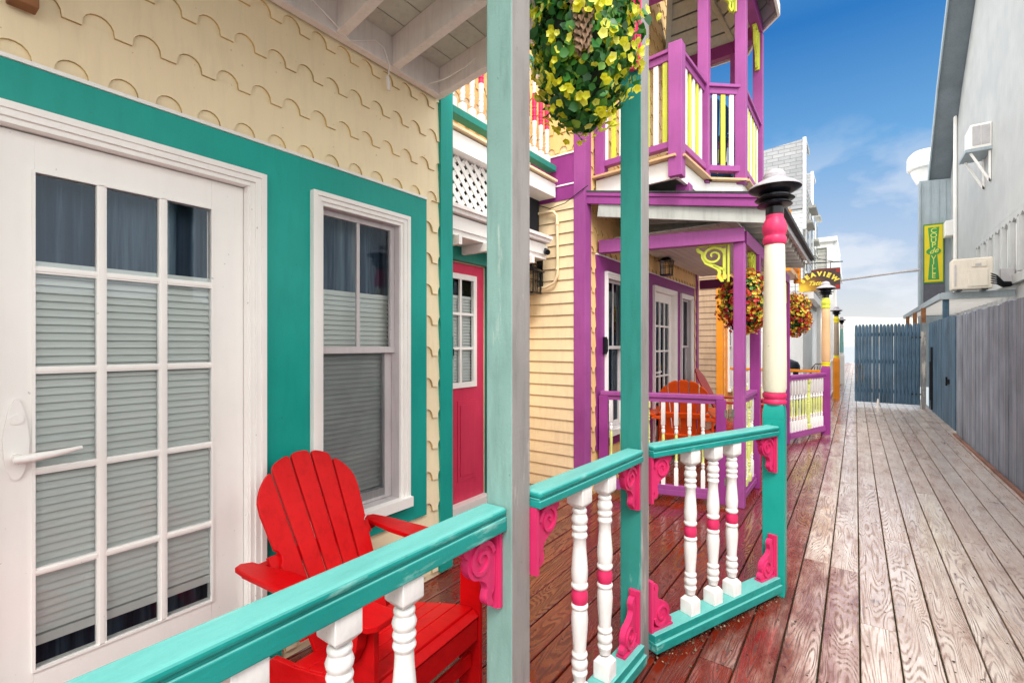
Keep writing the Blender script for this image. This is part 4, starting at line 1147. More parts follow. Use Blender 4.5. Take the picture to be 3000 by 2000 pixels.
def trail(p, q, zt=.94, first=False, flat=5, mats=('white_b', 'lime'), w=.045):
    d = (q-p); Ln = d.length; d.normalize()
    m = MB(); m.beam(p+z*(ZB+zt), q+z*(ZB+zt), .085, .03); m.beam(p+z*(ZB+zt-.045), q+z*(ZB+zt-.045), .04, .06); m.build('top_rail', M['purple'], tur, .003)
    m = MB(); m.beam(p+z*(ZB+.13), q+z*(ZB+.13), .075, .055); m.build('bottom_rail', M['purple'], tur, .003)
    for k in range(flat):
        t = (k+.5)/flat*(Ln-.12)+.06; c = p+d*t
        m = MB(); m.beam(c+z*(ZB+.158), c+z*(ZB+zt-.076), w, .02, up=Vector((d.y, -d.x, 0))); m.build('baluster', M[mats[k % 2]], tur, .002)
trail(V0, V1, flat=8); trail(V1, V2, flat=6, mats=('lime', 'white_b')); trail(V2, V3, flat=3); trail(V3, V5, flat=9); trail(V5, V6, flat=3); trail(V6, V7, flat=7)
def tpost(c, z0, z1, w=.10, mat='purple'):
    m = MB(); m.box(c.x-w/2, c.x+w/2, c.y-w/2, c.y+w/2, z0, z1); m.build('post', M[mat], tur, .004)
tpost(V1, ZB-.16, 4.035, .115); tpost(V0+Vector((.05, 0, 0)), ZB+.0, 4.04, .10)
for p in (V2, V3, V5, V6): tpost(p, ZB-.02, 5.05, .10)
tpost(Vector((XC+.06, 4.92, 0)), ZB, 5.05, .1)
st_ = MB(); st_.box(-1.33, -1.21, 4.40, 4.52, 2.72, 2.905); st_.build('stub_post', M['purple'], tur, .003)
ring = [VW, V2, V3, V5, V6, V7]
for i, (p, q) in enumerate(zip(ring[:-1], ring[1:])):
    m = MB(); m.beam(p+z*5.11, q+z*5.11, .10, .15); m.build('ring_beam', M['purple_d'], tur, .003)
eave = []
ctr = Vector((-1.6, 5.67, 0))
ev = [Vector((XC-.1, 4.68, 0)), Vector((-1.13, 4.68, 0)), Vector((-.69, 5.06, 0)), Vector((-.69, 6.02, 0)), Vector((-.93, 6.28, 0)), Vector((-1.1, 6.62, 0)), Vector((XC-.1, 6.62, 0))]
apex = Vector((-1.75, 5.67, 6.6))
m = MB()
for p, q in zip(ev[:-1], ev[1:]):
    m.face([p+z*5.19, q+z*5.19, apex]); m.face([q+z*5.10, p+z*5.10, apex-z*.1]); m.face([p+z*5.10, q+z*5.10, q+z*5.19, p+z*5.19])
m.build('turret_roof', M['shingle'], tur)
m = MB()
for i, p in enumerate(ring):
    m.beam(p+z*5.20, apex-z*.16, .06, .09)
m.build('hip_rafter', M['ceil'], tur, .002)
m = MB()
for p, q in zip(ev[:-1], ev[1:]):
    m.beam(p+z*5.145, q+z*5.145, .025, .12)
m.build('eave_fascia', M['soffit'], tur, .002)
m = MB()
for i in range(len(ring)-1):
    p, q = ring[i], ring[i+1]; A_ = apex - z*.13
    n = 9
    for k in range(n):
        t0, t1 = k/n+.006, (k+1)/n-.006
        m.face([p.lerp(A_, 0)+ (A_-p-z*0)*0 + z*5.165 if False else (p+z*5.165).lerp(A_, t0), (q+z*5.165).lerp(A_, t0), (q+z*5.165).lerp(A_, t1), (p+z*5.165).lerp(A_, t1)][::-1])
m.build('ceiling_boards', M['ceil'], tur)
bracket(tur, (-.92, 6.13, 5.03), (0, -1, 0), -1, w=.22, h=.42, mat='lime', openwork=True)
d23 = (V2-V3).normalized(); 
bracket(tur, V3+d23*.06+z*5.03, d23, -1, w=.2, h=.30, mat='lime', openwork=True)
# porch roof surface below balcony hides the fascia bottom
# ------------------------------------------------------------------ hanging baskets
def leafshape(mb, c, n, up, s, fold=.2):
    n = n.normalized(); t = n.cross(up)
    if t.length < 1e-3: t = n.orthogonal()
    t.normalize(); u = t.cross(n).normalized()
    pts = [c, c+t*s*.42+u*s*.3+n*s*fold*.6, c+t*s*.46+u*s*.65+n*s*fold*.6, c+u*s*1.05-n*s*.12, c-t*s*.46+u*s*.65+n*s*fold*.6, c-t*s*.42+u*s*.3+n*s*fold*.6]
    m_ = c+u*s*.55
    mb.grid(pts+[m_], [(0, 1, 6), (1, 2, 6), (2, 3, 6), (3, 4, 6), (4, 5, 6), (5, 0, 6)])
def flowershape(mb, c, n, s):
    n = n.normalized(); t = n.orthogonal().normalized(); u = n.cross(t)
    a0 = random.random()*6
    pts = [c - n*s*.25]
    for k in range(10):
        a = a0 + k*PI/5; r = s*(1.0 if k % 2 == 0 else .80)
        pts.append(c + (t*math.cos(a)+u*math.sin(a))*r + n*s*(.20 if k % 2 == 0 else .10))
    mb.grid(pts, [(0, 1+k, 1+(k+1) % 10) for k in range(10)])
def basket(name, c, rx, rz_, label, group, nl, nf, ls, fs, petals, egg=0.0, hang=.4, seed=1):
    rnd_ = random.Random(seed)
    r = empty(name, c, 0, label, 'hanging basket', group)
    core = MB(); pr = []
    for i in range(13):
        a = -PI/2 + i/12*PI; pr.append((rz_*.80*math.sin(a), max(.001, rx*.74*math.cos(a)*(1+egg*math.sin(a)))))
    core.lathe(pr, n=18); core.build('basket', M['soil'], r, world=False)
    lf = MB()
    def pt(sh):
        th = rnd_.random()*2*PI; v = rnd_.uniform(-1, 1); q = math.sqrt(max(0, 1-v*v)); d = Vector((q*math.cos(th), q*math.sin(th), v))
        bump_ = 1 + .10*math.sin(5*th+3*v) + .07*math.sin(9*th-7*v)
        k = sh*bump_*(1+egg*v)
        return Vector((d.x*rx*k, d.y*rx*k, d.z*rz_*sh)), d
    lf.sm = True
    for _ in range(nl):
        p, d = pt(rnd_.uniform(.74, 1.0))
        n = (d + Vector([rnd_.gauss(0, .45) for _ in range(3)])).normalized()
        up_ = Vector((rnd_.gauss(0, .7), rnd_.gauss(0, .7), -1+rnd_.random()*1.2))
        leafshape(lf, p, n, up_, ls*rnd_.uniform(.6, 1.15))
    lf.build('foliage', M['leaf'], r, world=False, sharp=180)
    for mi, (pm, share) in enumerate(petals):
        fl_ = MB()
        cl = [pt(1.0) for _ in range(max(6, int(nf*share/3)))]
        for _ in range(int(nf*share)):
            p, d = rnd_.choice(cl); p = p*rnd_.uniform(.96, 1.05) + Vector([rnd_.gauss(0, fs*1.0) for _ in range(3)])
            n = (d + Vector([rnd_.gauss(0, .4) for _ in range(3)])).normalized(); flowershape(fl_, p, n, fs*rnd_.uniform(.7, 1.15))
        fl_.build('blossoms', M[pm], r, world=False)
    w_ = MB(); w_.tube([(0, 0, rz_*.6), (0, 0, rz_+hang)], .004, 6); w_.build('hanging_wire', M['black'], r, world=False)
    return r
bk = basket('hanging_basket', Vector((-.855, 1.665, 2.625)), .20, .355, 'egg shaped hanging plant with yellow flowers and twisted coir cone', None, 1800, 640, .040, .0175, [('petal', 1.0)], egg=.12, hang=.1, seed=4)
cone = MB(); cpos = Vector((.075, -.165, -.12))
# imbricated cone: overlapping woody scales in spirals
for i in range(190):
    h_ = i/190; th = i*2.399; rad = .014+.022*min(1, h_*2.2)
    ax = Vector((.075 + .01*h_, -.150 - .03*h_, -.13 + .42*h_))
    d = Vector((math.cos(th), math.sin(th), 0)); c_ = ax + d*rad
    leafshape(cone, c_, (d+Vector((0, 0, .25))), Vector((0, 0, -1)), .025, .55)
cone.tube([(.075, -.15, -.13), (.08, -.165, .08), (.085, -.18, .29)], [.010, .032, .035], 12)
cone.build('coir_cone', M['coir'], bk, world=False)
basket('hanging_basket', Vector((-.86, 5.02, 1.86)), .215, .285, 'hanging basket of red and yellow flowers behind the near purple post', 'red and yellow hanging baskets', 700, 1500, .036, .018, [('petalr', .55), ('petaly', .45)], hang=.22, seed=8)
basket('hanging_basket', Vector((-.74, 8.35, 1.90)), .20, .31, 'hanging basket of red and yellow flowers right of the cream lamp shaft', 'red and yellow hanging baskets', 700, 1400, .040, .020, [('petalr', .5), ('petaly', .5)], hang=.3, seed=12)

# ------------------------------------------------------------------ deck, ground, water
dk = MB()
k = -18
while k <= 8:
    x0 = .017+.1535*k+.004; x1 = x0+.1535-.008
    y = -3.0 - random.random()*3
    while y < 46:
        L_ = random.choice([2.4, 3.0, 3.6, 4.2, 4.9])*random.uniform(.95, 1.05); y1 = y+L_-.003
        zt = random.uniform(-.0015, .0015); c_ = .0035; tl = random.uniform(-.0008, .0008)
        pr = [(x0, -.03), (x0, zt-c_+tl), (x0+c_, zt+tl), (x1-c_, zt-tl), (x1, zt-c_-tl), (x1, -.03)]
        n = 6
        vs = [(a, y, b) for a, b in pr] + [(a, y1, b) for a, b in pr]
        dk.grid(vs, [(i, i+1, n+i+1, n+i) for i in range(n-1)] + [(0, 5, 4, 3, 2, 1), (6, 7, 8, 9, 10, 11)])
        y += L_
    k += 1
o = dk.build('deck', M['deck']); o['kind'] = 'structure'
nl = MB(); rn = random.Random(2)
for k in range(-17, 9):
    for j in range(-1, 24):
        for off in (.035, .118):
            x = .017+.1535*k+off+rn.gauss(0, .003); y = j*.41+rn.gauss(0, .006)
            nl.face([(x+.0045*math.cos(a*PI/3), y+.0045*math.sin(a*PI/3), .0024) for a in range(6)])
nl.build('deck_nails', plain('rusty_nails', '#2a1c18', .5, .4, .3, 30))['kind'] = 'structure'
M['under'] = plain('dark_earth_under_deck', '#1a1410', .9, 0, .3, 5)
M['gapslab'] = plain('dark_olive_gap_slab', '#3c3a22', .9, 0, .5, 6)
g = MB(); g.box(-3.2, 1.42, -6, 46, -.30, -.022); tag(g.build('deck_substructure', M['gapslab']), kind='structure')  # dark olive slab showing through the gaps between deck boards
M['water'] = plain('pale_hazy_water', '#a3a7a6', .35, 0, .04, .01)
g = MB(); g.face([(-4000, -500, -1.6), (4000, -500, -1.6), (4000, 6000, -1.6), (-4000, 6000, -1.6)]); tag(g.build('water', M['water']), kind='structure')
M['haze'] = plain('hazy_hillside', '#bfbcb3', 1.0, 0, .04, .002, spec=0)
g = MB(); N_ = 90
rh = random.Random(3)
def hill(amp, yb, x0, x1, base, nm):
    g = MB(); vs = []
    for i in range(N_+1):
        x = x0+(x1-x0)*i/N_; t = i/N_
        h = base + amp*(.5+.28*math.sin(t*9+1)+.15*math.sin(t*23+2)+.07*math.sin(t*51))
        vs += [(x, yb, -3), (x, yb, h), (x, yb+500, h*.6)]
    fs = []
    for i in range(N_): fs += [(i*3, i*3+3, i*3+4, i*3+1), (i*3+1, i*3+4, i*3+5, i*3+2)]
    g.sm = True; g.grid(vs, fs); tag(g.build(nm, M['haze'], sharp=180), kind='structure')
hill(60, 1500, -1800, 1500, 38, 'hills')
tw = MB(); rt = random.Random(9)
for _ in range(160):
    x = rt.uniform(-700, 500); yy_ = rt.uniform(1250, 1400); w_ = rt.uniform(6, 22); h_ = rt.uniform(4, 14)
    tw.box(x, x+w_, yy_, yy_+10, -2, h_)
tag(tw.build('far_town', plain('hazy_town', '#c2bdb4', 1, 0, .1, .02, spec=0)), 'pale hazy town buildings along the far shore', 'town', kind='stuff')
# ------------------------------------------------------------------ right hand fence, gate
XF = 1.32
fn = empty('board_fence', (XF, 4, 0), 0, 'weathered grey board fence along the right side of the boardwalk', 'fence')
m = MB(); y = -3.0
while y < 10.45:
    w_ = random.uniform(.135, .15); zt = 1.915 + random.uniform(-.012, .012); off = random.uniform(0, .007)
    m.box(XF-off, XF+.018, y, y+w_-.009, .005+random.uniform(0, .01), zt); y += w_
m.build('boards', M['fencegrey'], fn, .002)
m = MB()
for zc in (.35, 1.0, 1.65): m.box(XF+.019, XF+.06, -3, 10.45, zc-.045, zc+.045)
m.build('back_rail', M['fencegrey'], fn)
m = MB(); m.box(XF+.0185, XF+.0188, -3, 10.45, .06, 1.88); m.build('seam_backing', M['dark'], fn)  # added dark sheet, paints shade into the seams between boards
m = MB(); m.box(XF-.045, XF-.010, -3, 10.45, .0, .03); m.build('base_board', M['wornbase'] if 'wornbase' in M else paint('worn_orange_base', '#8f6757', .7, .2, .3, .3), fn, .004)
fb = empty('board_fence', (XF, 12, 0), 0, 'slate blue fence section with a latch before the gate', 'fence')
m = MB(); y = 10.46
while y < 13.9:
    w_ = .115; m.box(XF-.012-random.uniform(0, .004), XF+.018, y, y+w_-.004, .06, 1.93+random.uniform(-.01, .01)); y += w_
m.build('boards', M['fenceblue'], fb, .002)
m = MB(); m.box(XF-.05, XF-.013, 13.2, 13.27, .1, 1.4); m.tube([(XF-.055, 13.23, 1.1), (XF-.055, 13.23, .3)], .012, 8); m.box(XF-.04, XF-.013, 11.0, 11.12, .78, .86); m.tube([(XF-.05, 11.06, .75), (XF-.05, 11.06, .9)], .014, 8)
m.build('latch', M['black'], fb)
gt = empty('picket_gate', (.62, 14.45, 0), 0, 'slate blue gate of round topped pickets closing the boardwalk', 'gate')
npk = 18; gx0, gx1 = -.02, 1.20
for i in range(npk):
    w_ = (gx1-gx0)/npk; gp_ = .006 if i in (5, 7, 11) else .001; x0 = gx0+i*w_+gp_; x1 = gx0+(i+1)*w_-.001; zt = 1.955+random.uniform(-.012, .008); yk = 14.45 - (i/npk)*.12
    c = (x0+x1)/2; hw = (x1-x0)/2; pts = [(x0, .07), (x1, .07), (x1, zt-.09)] + [(c+hw*math.cos(a), zt-.09+.09*math.sin(a)) for a in (PI*.15, PI*.3, PI*.5, PI*.7, PI*.85)] + [(x0, zt-.09)]
    m = MB(); m.prism([(a, yk, b) for a, b in pts], (0, .022, 0)); 
    # half round front
    m.tube([(c, yk+.004, .075), (c, yk+.004, zt-.06), (c, yk+.008, zt-.01)], [hw*.92, hw*.9, hw*.3], 10)
    m.build('picket', M['fenceblue'], gt)
for zc in (.35, 1.05, 1.70):
    m = MB(); m.beam((gx0, 14.50, zc), (gx1, 14.38, zc), .035, .08); m.build('cross_rail', M['fenceblue'], gt)
m = MB()
for zc in (.32, 1.62): m.beam((1.02, 14.335, zc), (1.30, 14.31, zc), .01, .03)
m.build('strap_hinge', M['black'], gt)
m = MB(); m.tube([(.02, 14.41, .55), (.02, 14.41, .95), (.13, 14.40, .95), (.13, 14.40, .6)], .012, 8); m.build('drop_bolt', M['steel'], gt)
gp = MB(); gp.box(1.215, 1.30, 14.30, 14.38, 0, 1.75)
tag(gp.build('gate_post', paint('worn_gate_post', '#8d8f92', .6, .25, .3, .4, wear=.5, wearc='#d9d6cf'), None, .004), 'worn grey and white post beside the blue gate', 'post')
cn = MB(); cn.lathe([(0, .05), (.012, .05), (.014, .035), (.10, .024), (.16, .018), (.20, .012), (.205, .001)], (.42, 13.95, .0), 16)
cn2 = tag(cn.build('cone_marker', M['white']), 'small white cone standing before the blue gate', 'cone')

# ------------------------------------------------------------------ right hand building
XR = 2.6
bld = empty('grey_building', (XR+3, 16, 0), 0, 'tall pale grey building with steep roof behind the fence', 'building')
wl = [(9.0, 0), (21.7, 0), (21.7, 7.1), (19.6, 9.2), (17.5, 10.7), (14.0, 13.5), (9.0, 13.5)]
m = MB(); m.prism([(XR, a, b) for a, b in wl], (8, 0, 0)); m.build('gable_wall', M['greywall'], bld)
m = MB()
rk = [(21.95, 6.95), (19.6, 9.25), (17.5, 10.8), (14.0, 13.7)]
for (a, b), (c, d) in zip(rk[:-1], rk[1:]):
    m.prism([(XR-.55, a, b), (XR-.55, c, d), (XR-.55, c+.0, d+.16), (XR-.55, a+.0, b+.16)], (8.5, 0, 0))
m.build('roof', M['soffgrey'], bld)
m = MB()
for (a, b), (c, d) in zip(rk[:-1], rk[1:]): m.beam((XR-.56, a, b+.07), (XR-.56, c, d+.07), .22, .03, up=(1, 0, 0))
m.build('rake_board', M['bluewall'], bld)
m = MB(); m.prism([(1.80, 21.7, 0), (XR-.001, 21.7, 0), (XR-.001, 21.7, 7.05), (1.80, 21.7, 7.12)], (0, .6, 0)); m.build('side_wing', M['bluewall'], bld)
m = MB()
for xx in (1.86, 2.07, 2.28, 2.46): m.box(xx, xx+.022, 21.68, 21.7, 0, 7.04)
m.box(1.79, 1.83, 21.67, 21.7, 0, 7.05)
m.beam((1.83, 21.68, 5.22), (2.5, 21.68, 5.38), .02, .05)
m.build('battens', M['bluewall'], bld)
m = MB(); m.tube([(XR-.06, 20.3, 2.4), (XR-.06, 20.3, 8.85)], .05, 10); m.build('downpipe', M['white'], bld)
m = MB(); m.box(XR-.16, XR-.02, 20.15, 20.45, 8.85, 8.95); m.build('pipe_cap', M['white'], bld)
m = MB(); m.box(XR-.22, XR-.002, 20.9, 21.4, 5.0, 5.5); m.build('meter_box', M['white'], bld, .02)
# slatted clerestory
cl = MB(); cl.box(XR-.05, XR-.001, 9.0, 17.3, 4.08, 4.16); cl.box(XR-.08, XR-.001, 9.0, 17.3, 2.66, 2.84); cl.build('trim_board', M['greywall'], bld, .004)
saw = MB(); y = 9.0
while y < 17.2:
    saw.prism([(XR-.055, y, 3.98), (XR-.055, y+.30, 3.98), (XR-.055, y+.15, 3.90)], (.054, 0, 0)); y += .30
saw.box(XR-.05, XR-.001, 9.0, 17.3, 3.98, 4.079); saw.build('scalloped_trim', M['greywall'], bld)
M['whitepanel'] = plain('bright_white_panel', '#f6f7f8', .4, 0, .02, 3)
y = 9.2
while y < 17.0:
    m = MB(); m.box(XR-.012, XR-.001, y, y+.42, 2.86, 3.86); m.build('window_panel', M['whitepanel'], bld)
    m = MB(); m.box(XR-.09, XR-.001, y+.44, y+.62, 2.86, 3.90); m.build('stud', M['greywall'], bld, .004); y += .66
# window air conditioner
ac = empty('window_unit', (XR-.25, 15.9, 6.05), 0, 'boxy white window air conditioner high on the grey wall', 'air conditioner')
m = MB(); m.box(XR-.38, XR-.001, 15.67, 16.4, 6.12, 6.70); m.build('case', M['white'], ac, .02)
m = MB(); m.box(XR-.34, XR-.20, 15.655, 15.669, 6.19, 6.64); m.box(XR-.18, XR-.04, 15.655, 15.669, 6.19, 6.64); m.build('grille', M['alu'], ac)
m = MB(); m.box(XR-.46, XR-.001, 15.66, 16.6, 6.05, 6.119); m.build('shelf', M['bluewall'], ac)
for yy in (15.75, 16.45):
    m = MB(); m.beam((XR-.36, yy, 6.04), (XR-.02, yy, 5.3), .04, .05, up=(0, 1, 0)); m.beam((XR-.03, yy, 5.3), (XR-.03, yy, 6.04), .04, .05, up=(0, 1, 0)); m.build('strut', M['white'], ac)
# roof ventilator
vt = empty('roof_ventilator', (2.05, 22.6, 7.1), 0, 'round white ventilator hood behind the grey roof edge', 'ventilator')
m = MB(); m.lathe([(0, .16), (.10, .16), (.12, .26), (.45, .40), (.62, .44)], n=28); m.build('funnel', M['white'], vt, world=False)
m = MB(); m.lathe([(.62, .50), (.66, .54), (1.05, .54), (1.15, .50), (1.28, .36), (1.33, .001)], n=28); m.build('hood', M['white'], vt, world=False)
# canopy
cn_ = empty('canopy', (2.0, 17, 2.4), 0, 'pale grey slatted canopy frame behind the blue gate', 'canopy')
m = MB(); m.box(1.49, XR-.002, 13.62, 13.70, 2.42, 2.56); m.build('front_beam', M['bluewall'], cn_, .004)
m = MB(); m.box(1.45, 1.52, 13.70, 23.2, 2.42, 2.55); m.build('side_beam', M['bluewall'], cn_, .004)
m = MB(); m.box(1.52, 1.62, 13.71, 13.81, 0, 2.42); m.build('post', M['fenceblue'], cn_, .004)
y = 14.2
m = MB()
while y < 23: m.box(1.53, XR-.002, y, y+.06, 2.44, 2.50); y += .5
m.build('slats', M['white'], cn_)
m = MB()
for yy in (16.2, 18.4, 20.8): m.box(1.38, 1.47, yy, yy+.12, 2.02, 2.40)
m.build('wood_post', M['wood'], cn_)
# condenser
cu = empty('outdoor_condenser', (2.0, 13.6, 2.56), 0, 'cream air conditioning condenser standing on the canopy beam', 'air conditioner')
m = MB(); m.box(1.62, 2.24, 13.38, 13.72, 2.585, 3.22); m.build('case', M['beige'], cu, .03, seg=3)
m = MB(); m.box(1.86, 2.16, 13.362, 13.379, 2.64, 2.98); m.box(1.92, 2.14, 13.362, 13.379, 3.03, 3.15); m.build('service_cover', M['beige'], cu, .01)
m = MB(); m.box(1.97, 2.06, 13.355, 13.361, 3.05, 3.10); m.box(1.66, 1.69, 13.370, 13.379, 2.66, 3.1); m.build('badge', M['alu'], cu)
m = MB(); m.box(1.70, 1.78, 13.36, 13.74, 2.561, 2.584); m.box(2.08, 2.16, 13.36, 13.74, 2.561, 2.584); m.build('feet', M['black'], cu)
m = MB()
for k in range(5):
    m.tube([(2.18, 13.40, 2.70+.05*k), (2.28, 13.36, 2.67+.04*k), (2.38, 13.4, 2.60+.025*k), (2.50, 13.5, 2.62+.02*k), (2.59, 13.6, 2.70)], .014, 8)
tag(m.build('pipes', M['black']), 'bundle of black refrigerant pipes beside the cream condenser', 'pipes')
m = MB(); m.box(2.36, 2.56, 13.50, 13.60, 2.68, 2.98)
tag(m.build('junction_box', M['alu'], None, .01), 'grey junction box right of the cream condenser', 'box')

# ------------------------------------------------------------------ text helper
def text_into(mb, s, size, fn_, bold=.0, shear=0, extrude=.004, spacing=1.0, align='CENTER'):
    cu_ = bpy.data.curves.new('t', 'FONT'); cu_.body = s; cu_.size = size; cu_.extrude = extrude; cu_.offset = bold; cu_.shear = shear
    cu_.align_x = align; cu_.align_y = 'CENTER'; cu_.space_character = spacing; cu_.resolution_u = 4
    ob = bpy.data.objects.new('t', cu_); COL.objects.link(ob)
    dg = bpy.context.evaluated_depsgraph_get(); dg.update()
    me = bpy.data.meshes.new_from_object(ob.evaluated_get(dg))
    vs = [fn_(v.co) for v in me.vertices]
    mb.grid(vs, [tuple(p.vertices) for p in me.polygons])
    bpy.data.objects.remove(ob); bpy.data.curves.remove(cu_); bpy.data.meshes.remove(me)
# green and yellow sign on the wing
sg = empty('vertical_sign', (2.17, 21.6, 4), 0, 'tall yellow and green sign reading COUP de VILLE on a grey board', 'sign')
M['sy'] = plain('sign_yellow', '#e6cf10', .5, 0, .04, 5); M['sg'] = plain('sign_green', '#3f9a45', .5, 0, .06, 5); M['sl'] = plain('sign_pale_yellow', '#dbe26a', .5, 0, .04, 5); M['sgd'] = plain('sign_dark_green', '#4e8a3a', .5, 0, .06, 5)
yS = 21.62; cx, cz = 2.155, 4.57
m = MB(); m.box(1.90, 2.43, yS-.01, yS+.03, 2.9, 5.35); m.build('backboard', M['signg'], sg)
m = MB(); m.box(cx-.265, cx+.265, yS-.03, yS-.011, cz-1.02+.0, cz+1.0); m.build('border', M['sgd'], sg)
m = MB(); m.box(cx-.235, cx+.235, yS-.038, yS-.0301, cz-.97, cz+.95); m.build('face', M['sy'], sg)
m = MB(); zc = cz+.0
m.prism([(cx-.145, yS-.044, cz+.88), (cx+.145, yS-.044, cz+.88), (cx+.09, yS-.044, cz+.1), (cx-.09, yS-.044, cz+.1)], (0, .0055, 0))
m.prism([(cx-.145, yS-.044, cz-.90), (cx+.145, yS-.044, cz-.90), (cx+.09, yS-.044, cz+.0), (cx-.09, yS-.044, cz+.0)], (0, .0055, 0))
m.prism([(cx+.19*math.cos(a*PI/12), yS-.052, cz+.06+.125*math.sin(a*PI/12)) for a in range(24)], (0, .007, 0)); m.build('emblem', M['sg'], sg)
m = MB()
for i, ch in enumerate('COUP'): text_into(m, ch, .23, lambda v, zz=cz+.76-.165*i: (cx+v.x, yS-.047-v.z, zz+v.y), bold=.002)
for i, ch in enumerate('VILLE'): text_into(m, ch, .22, lambda v, zz=cz-.16-.155*i: (cx+v.x, yS-.047-v.z, zz+v.y), bold=.002)
text_into(m, 'de', .24, lambda v: (cx+v.x, yS-.056-v.z, cz+.07+v.y+v.x*.25), bold=.004, shear=.3)
m.build('lettering', M['sl'], sg)
# SEAVIEW hanging sign
sw = empty('hanging_sign', (-.73, 14, 2.75), 0, 'dark brown hanging sign with arched yellow SEAVIEW lettering over the boardwalk', 'sign')
def signboardmat():
    m, nt, N, L, out = nodes('sunset_sign_paint'); p = N.new('ShaderNodeBsdfPrincipled'); tc = N.new('ShaderNodeTexCoord'); sep = N.new('ShaderNodeSeparateXYZ'); L.new(tc.outputs['Object'], sep.inputs[0])
    n = noise(N, L, tc.outputs['Object'], 5, 5)
    dx_ = math_(N, L, 'SUBTRACT', sep.outputs[0], -1.12); dz_ = math_(N, L, 'SUBTRACT', sep.outputs[2], 2.82)
    r = math_(N, L, 'SQRT', math_(N, L, 'ADD', math_(N, L, 'MULTIPLY', dx_, dx_), math_(N, L, 'MULTIPLY', math_(N, L, 'MULTIPLY', dz_, dz_), 2.2)))
    r = math_(N, L, 'ADD', r, math_(N, L, 'MULTIPLY', math_(N, L, 'SUBTRACT', n, .5), .25))
    c = ramp(N, L, r, [(.05, lin('#f0d040')), (.25, lin('#b88a20')), (.45, lin('#6a4020')), (.62, lin('#43302e'))])
    L.new(c, p.inputs['Base Color']); p.inputs['Roughness'].default_value = .45; L.new(p.outputs[0], out.inputs[0]); return m
ys = 14.0; x0, x1 = -1.16, -.30; z0, z1 = 2.77, 3.33
m = MB(); m.prism([(x0, ys, z0), (x1, ys, z0+.03), (x1, ys, z1-.01), (-.74, ys, z1+.0), (-.90, ys, z1-.03), (-.90, ys, z1-.09), (x0+.12, ys, z1-.10), (x0+.12, ys, z1-.20), (x0, ys, z1-.24)], (0, .03, 0)); m.build('board', signboardmat(), sw, .002)
m = MB()
m.box(x1-.10, x1-.005, ys-.006, ys-.001, z0+.04, z0+.14); m.box(x1-.09, x1-.005, ys-.006, ys-.001, z1-.12, z1-.03); m.box(-.88, x1-.1, ys-.006, ys-.001, z1-.05, z1-.035)
m.build('red_flourish', paint('sign_red', '#a03030', .5), sw)
m = MB()
wordc = Vector((-.735, 0, 2.76)); R_ = .455
adv = {'S': .1, 'E': .098, 'A': .108, 'V': .108, 'I': .05, 'W': .14}
word = 'SEAVIEW'; tot = sum(adv[c] for c in word); a = -tot/2
for ch in word:
    w_ = adv[ch]; phi = (a+w_/2)*1.28/R_; a += w_
    def fnl(v, ph=phi):
        lx, lz = v.x*1.18, v.y*1.15
        return (wordc.x + (R_+lz)*math.sin(ph) + lx*math.cos(ph), ys-.004-v.z, wordc.z + (R_+lz)*math.cos(ph) - lx*math.sin(ph) - .02)
    text_into(m, ch, .125, fnl, bold=.008)
text_into(m, 'Tattoo', .15, lambda v: (-.76+v.x, ys-.004-v.z, 2.97+v.y), bold=.004, shear=.45)
m.build('lettering', M['petaly'] if False else plain('sign_letter_yellow', '#f0dc50', .5, 0, .05, 6), sw)
m = MB(); m.tube([(-1.9, ys+.015, 3.50), (-.25, ys+.015, 3.46)], .012, 8); m.tube([(-1.9, ys+.015, 3.95), (-.45, ys+.015, 3.48)], .008, 8)
for xx in (-1.0, -.5): m.tube([(xx, ys+.015, 3.30), (xx, ys+.015, 3.48)], .008, 6)
pts = []
for i in range(20):
    a = i/19*PI*3; r_ = .09*(1-i/24); pts.append((-.85+r_*math.cos(a), ys+.015, 3.58+r_*math.sin(a)))
m.tube(pts, .007, 6); m.build('iron_arm', M['black'], sw)
# long pole out to the right
m = MB(); m.tube([(-1.0, 17, 3.28), (1.02, 17, 3.46), (1.35, 17, 3.485), (1.45, 17, 3.49)], [.03, .03, .045, .008], 10)
tag(m.build('flag_pole', M['alu']), 'long grey pole with pointed finial reaching over the boardwalk', 'pole')

# ------------------------------------------------------------------ orange balcony
ob_ = empty('orange_balcony', (-1.5, 12, 3), 0, 'orange upper balcony with cream balusters behind the nearest lamp', 'balcony')
m = MB(); m.box(XC, -1.09, 10.75, 13.1, 2.98, 3.08); m.build('floor', M['tan'], ob_)
m = MB(); m.box(-1.15, -1.07, 10.80, 13.1, 3.97, 4.05); m.box(-2.0, -1.15, 10.78, 10.86, 3.97, 4.05); m.build('top_rail', M['orange'], ob_, .004)
m = MB(); m.box(-1.14, -1.08, 10.80, 13.1, 3.15, 3.22); m.box(-2.0, -1.14, 10.79, 10.85, 3.15, 3.22); m.build('bottom_rail', M['orange'], ob_, .004)
for (x, y) in ((-1.10, 10.82), (-1.12, 13.1), (-1.98, 10.82)):
    m = MB(); m.box(x-.11 if y < 11 else x-.07, x+.07, y-.06, y+.06, 2.9, 4.1); m.build('post', M['orange'], ob_, .004)
for k in range(17):
    y = 11.0+.12*k; m = MB(); m.box(-1.125, -1.095, y, y+.045, 3.22, 3.97); m.build('baluster', M['white_b' if k % 2 else 'limeb'], ob_)
for k in range(6):
    x = -1.85+.13*k; m = MB(); m.box(x, x+.045, 10.805, 10.835, 3.22, 3.97); m.build('baluster', M['white_b' if k % 2 else 'limeb'], ob_)

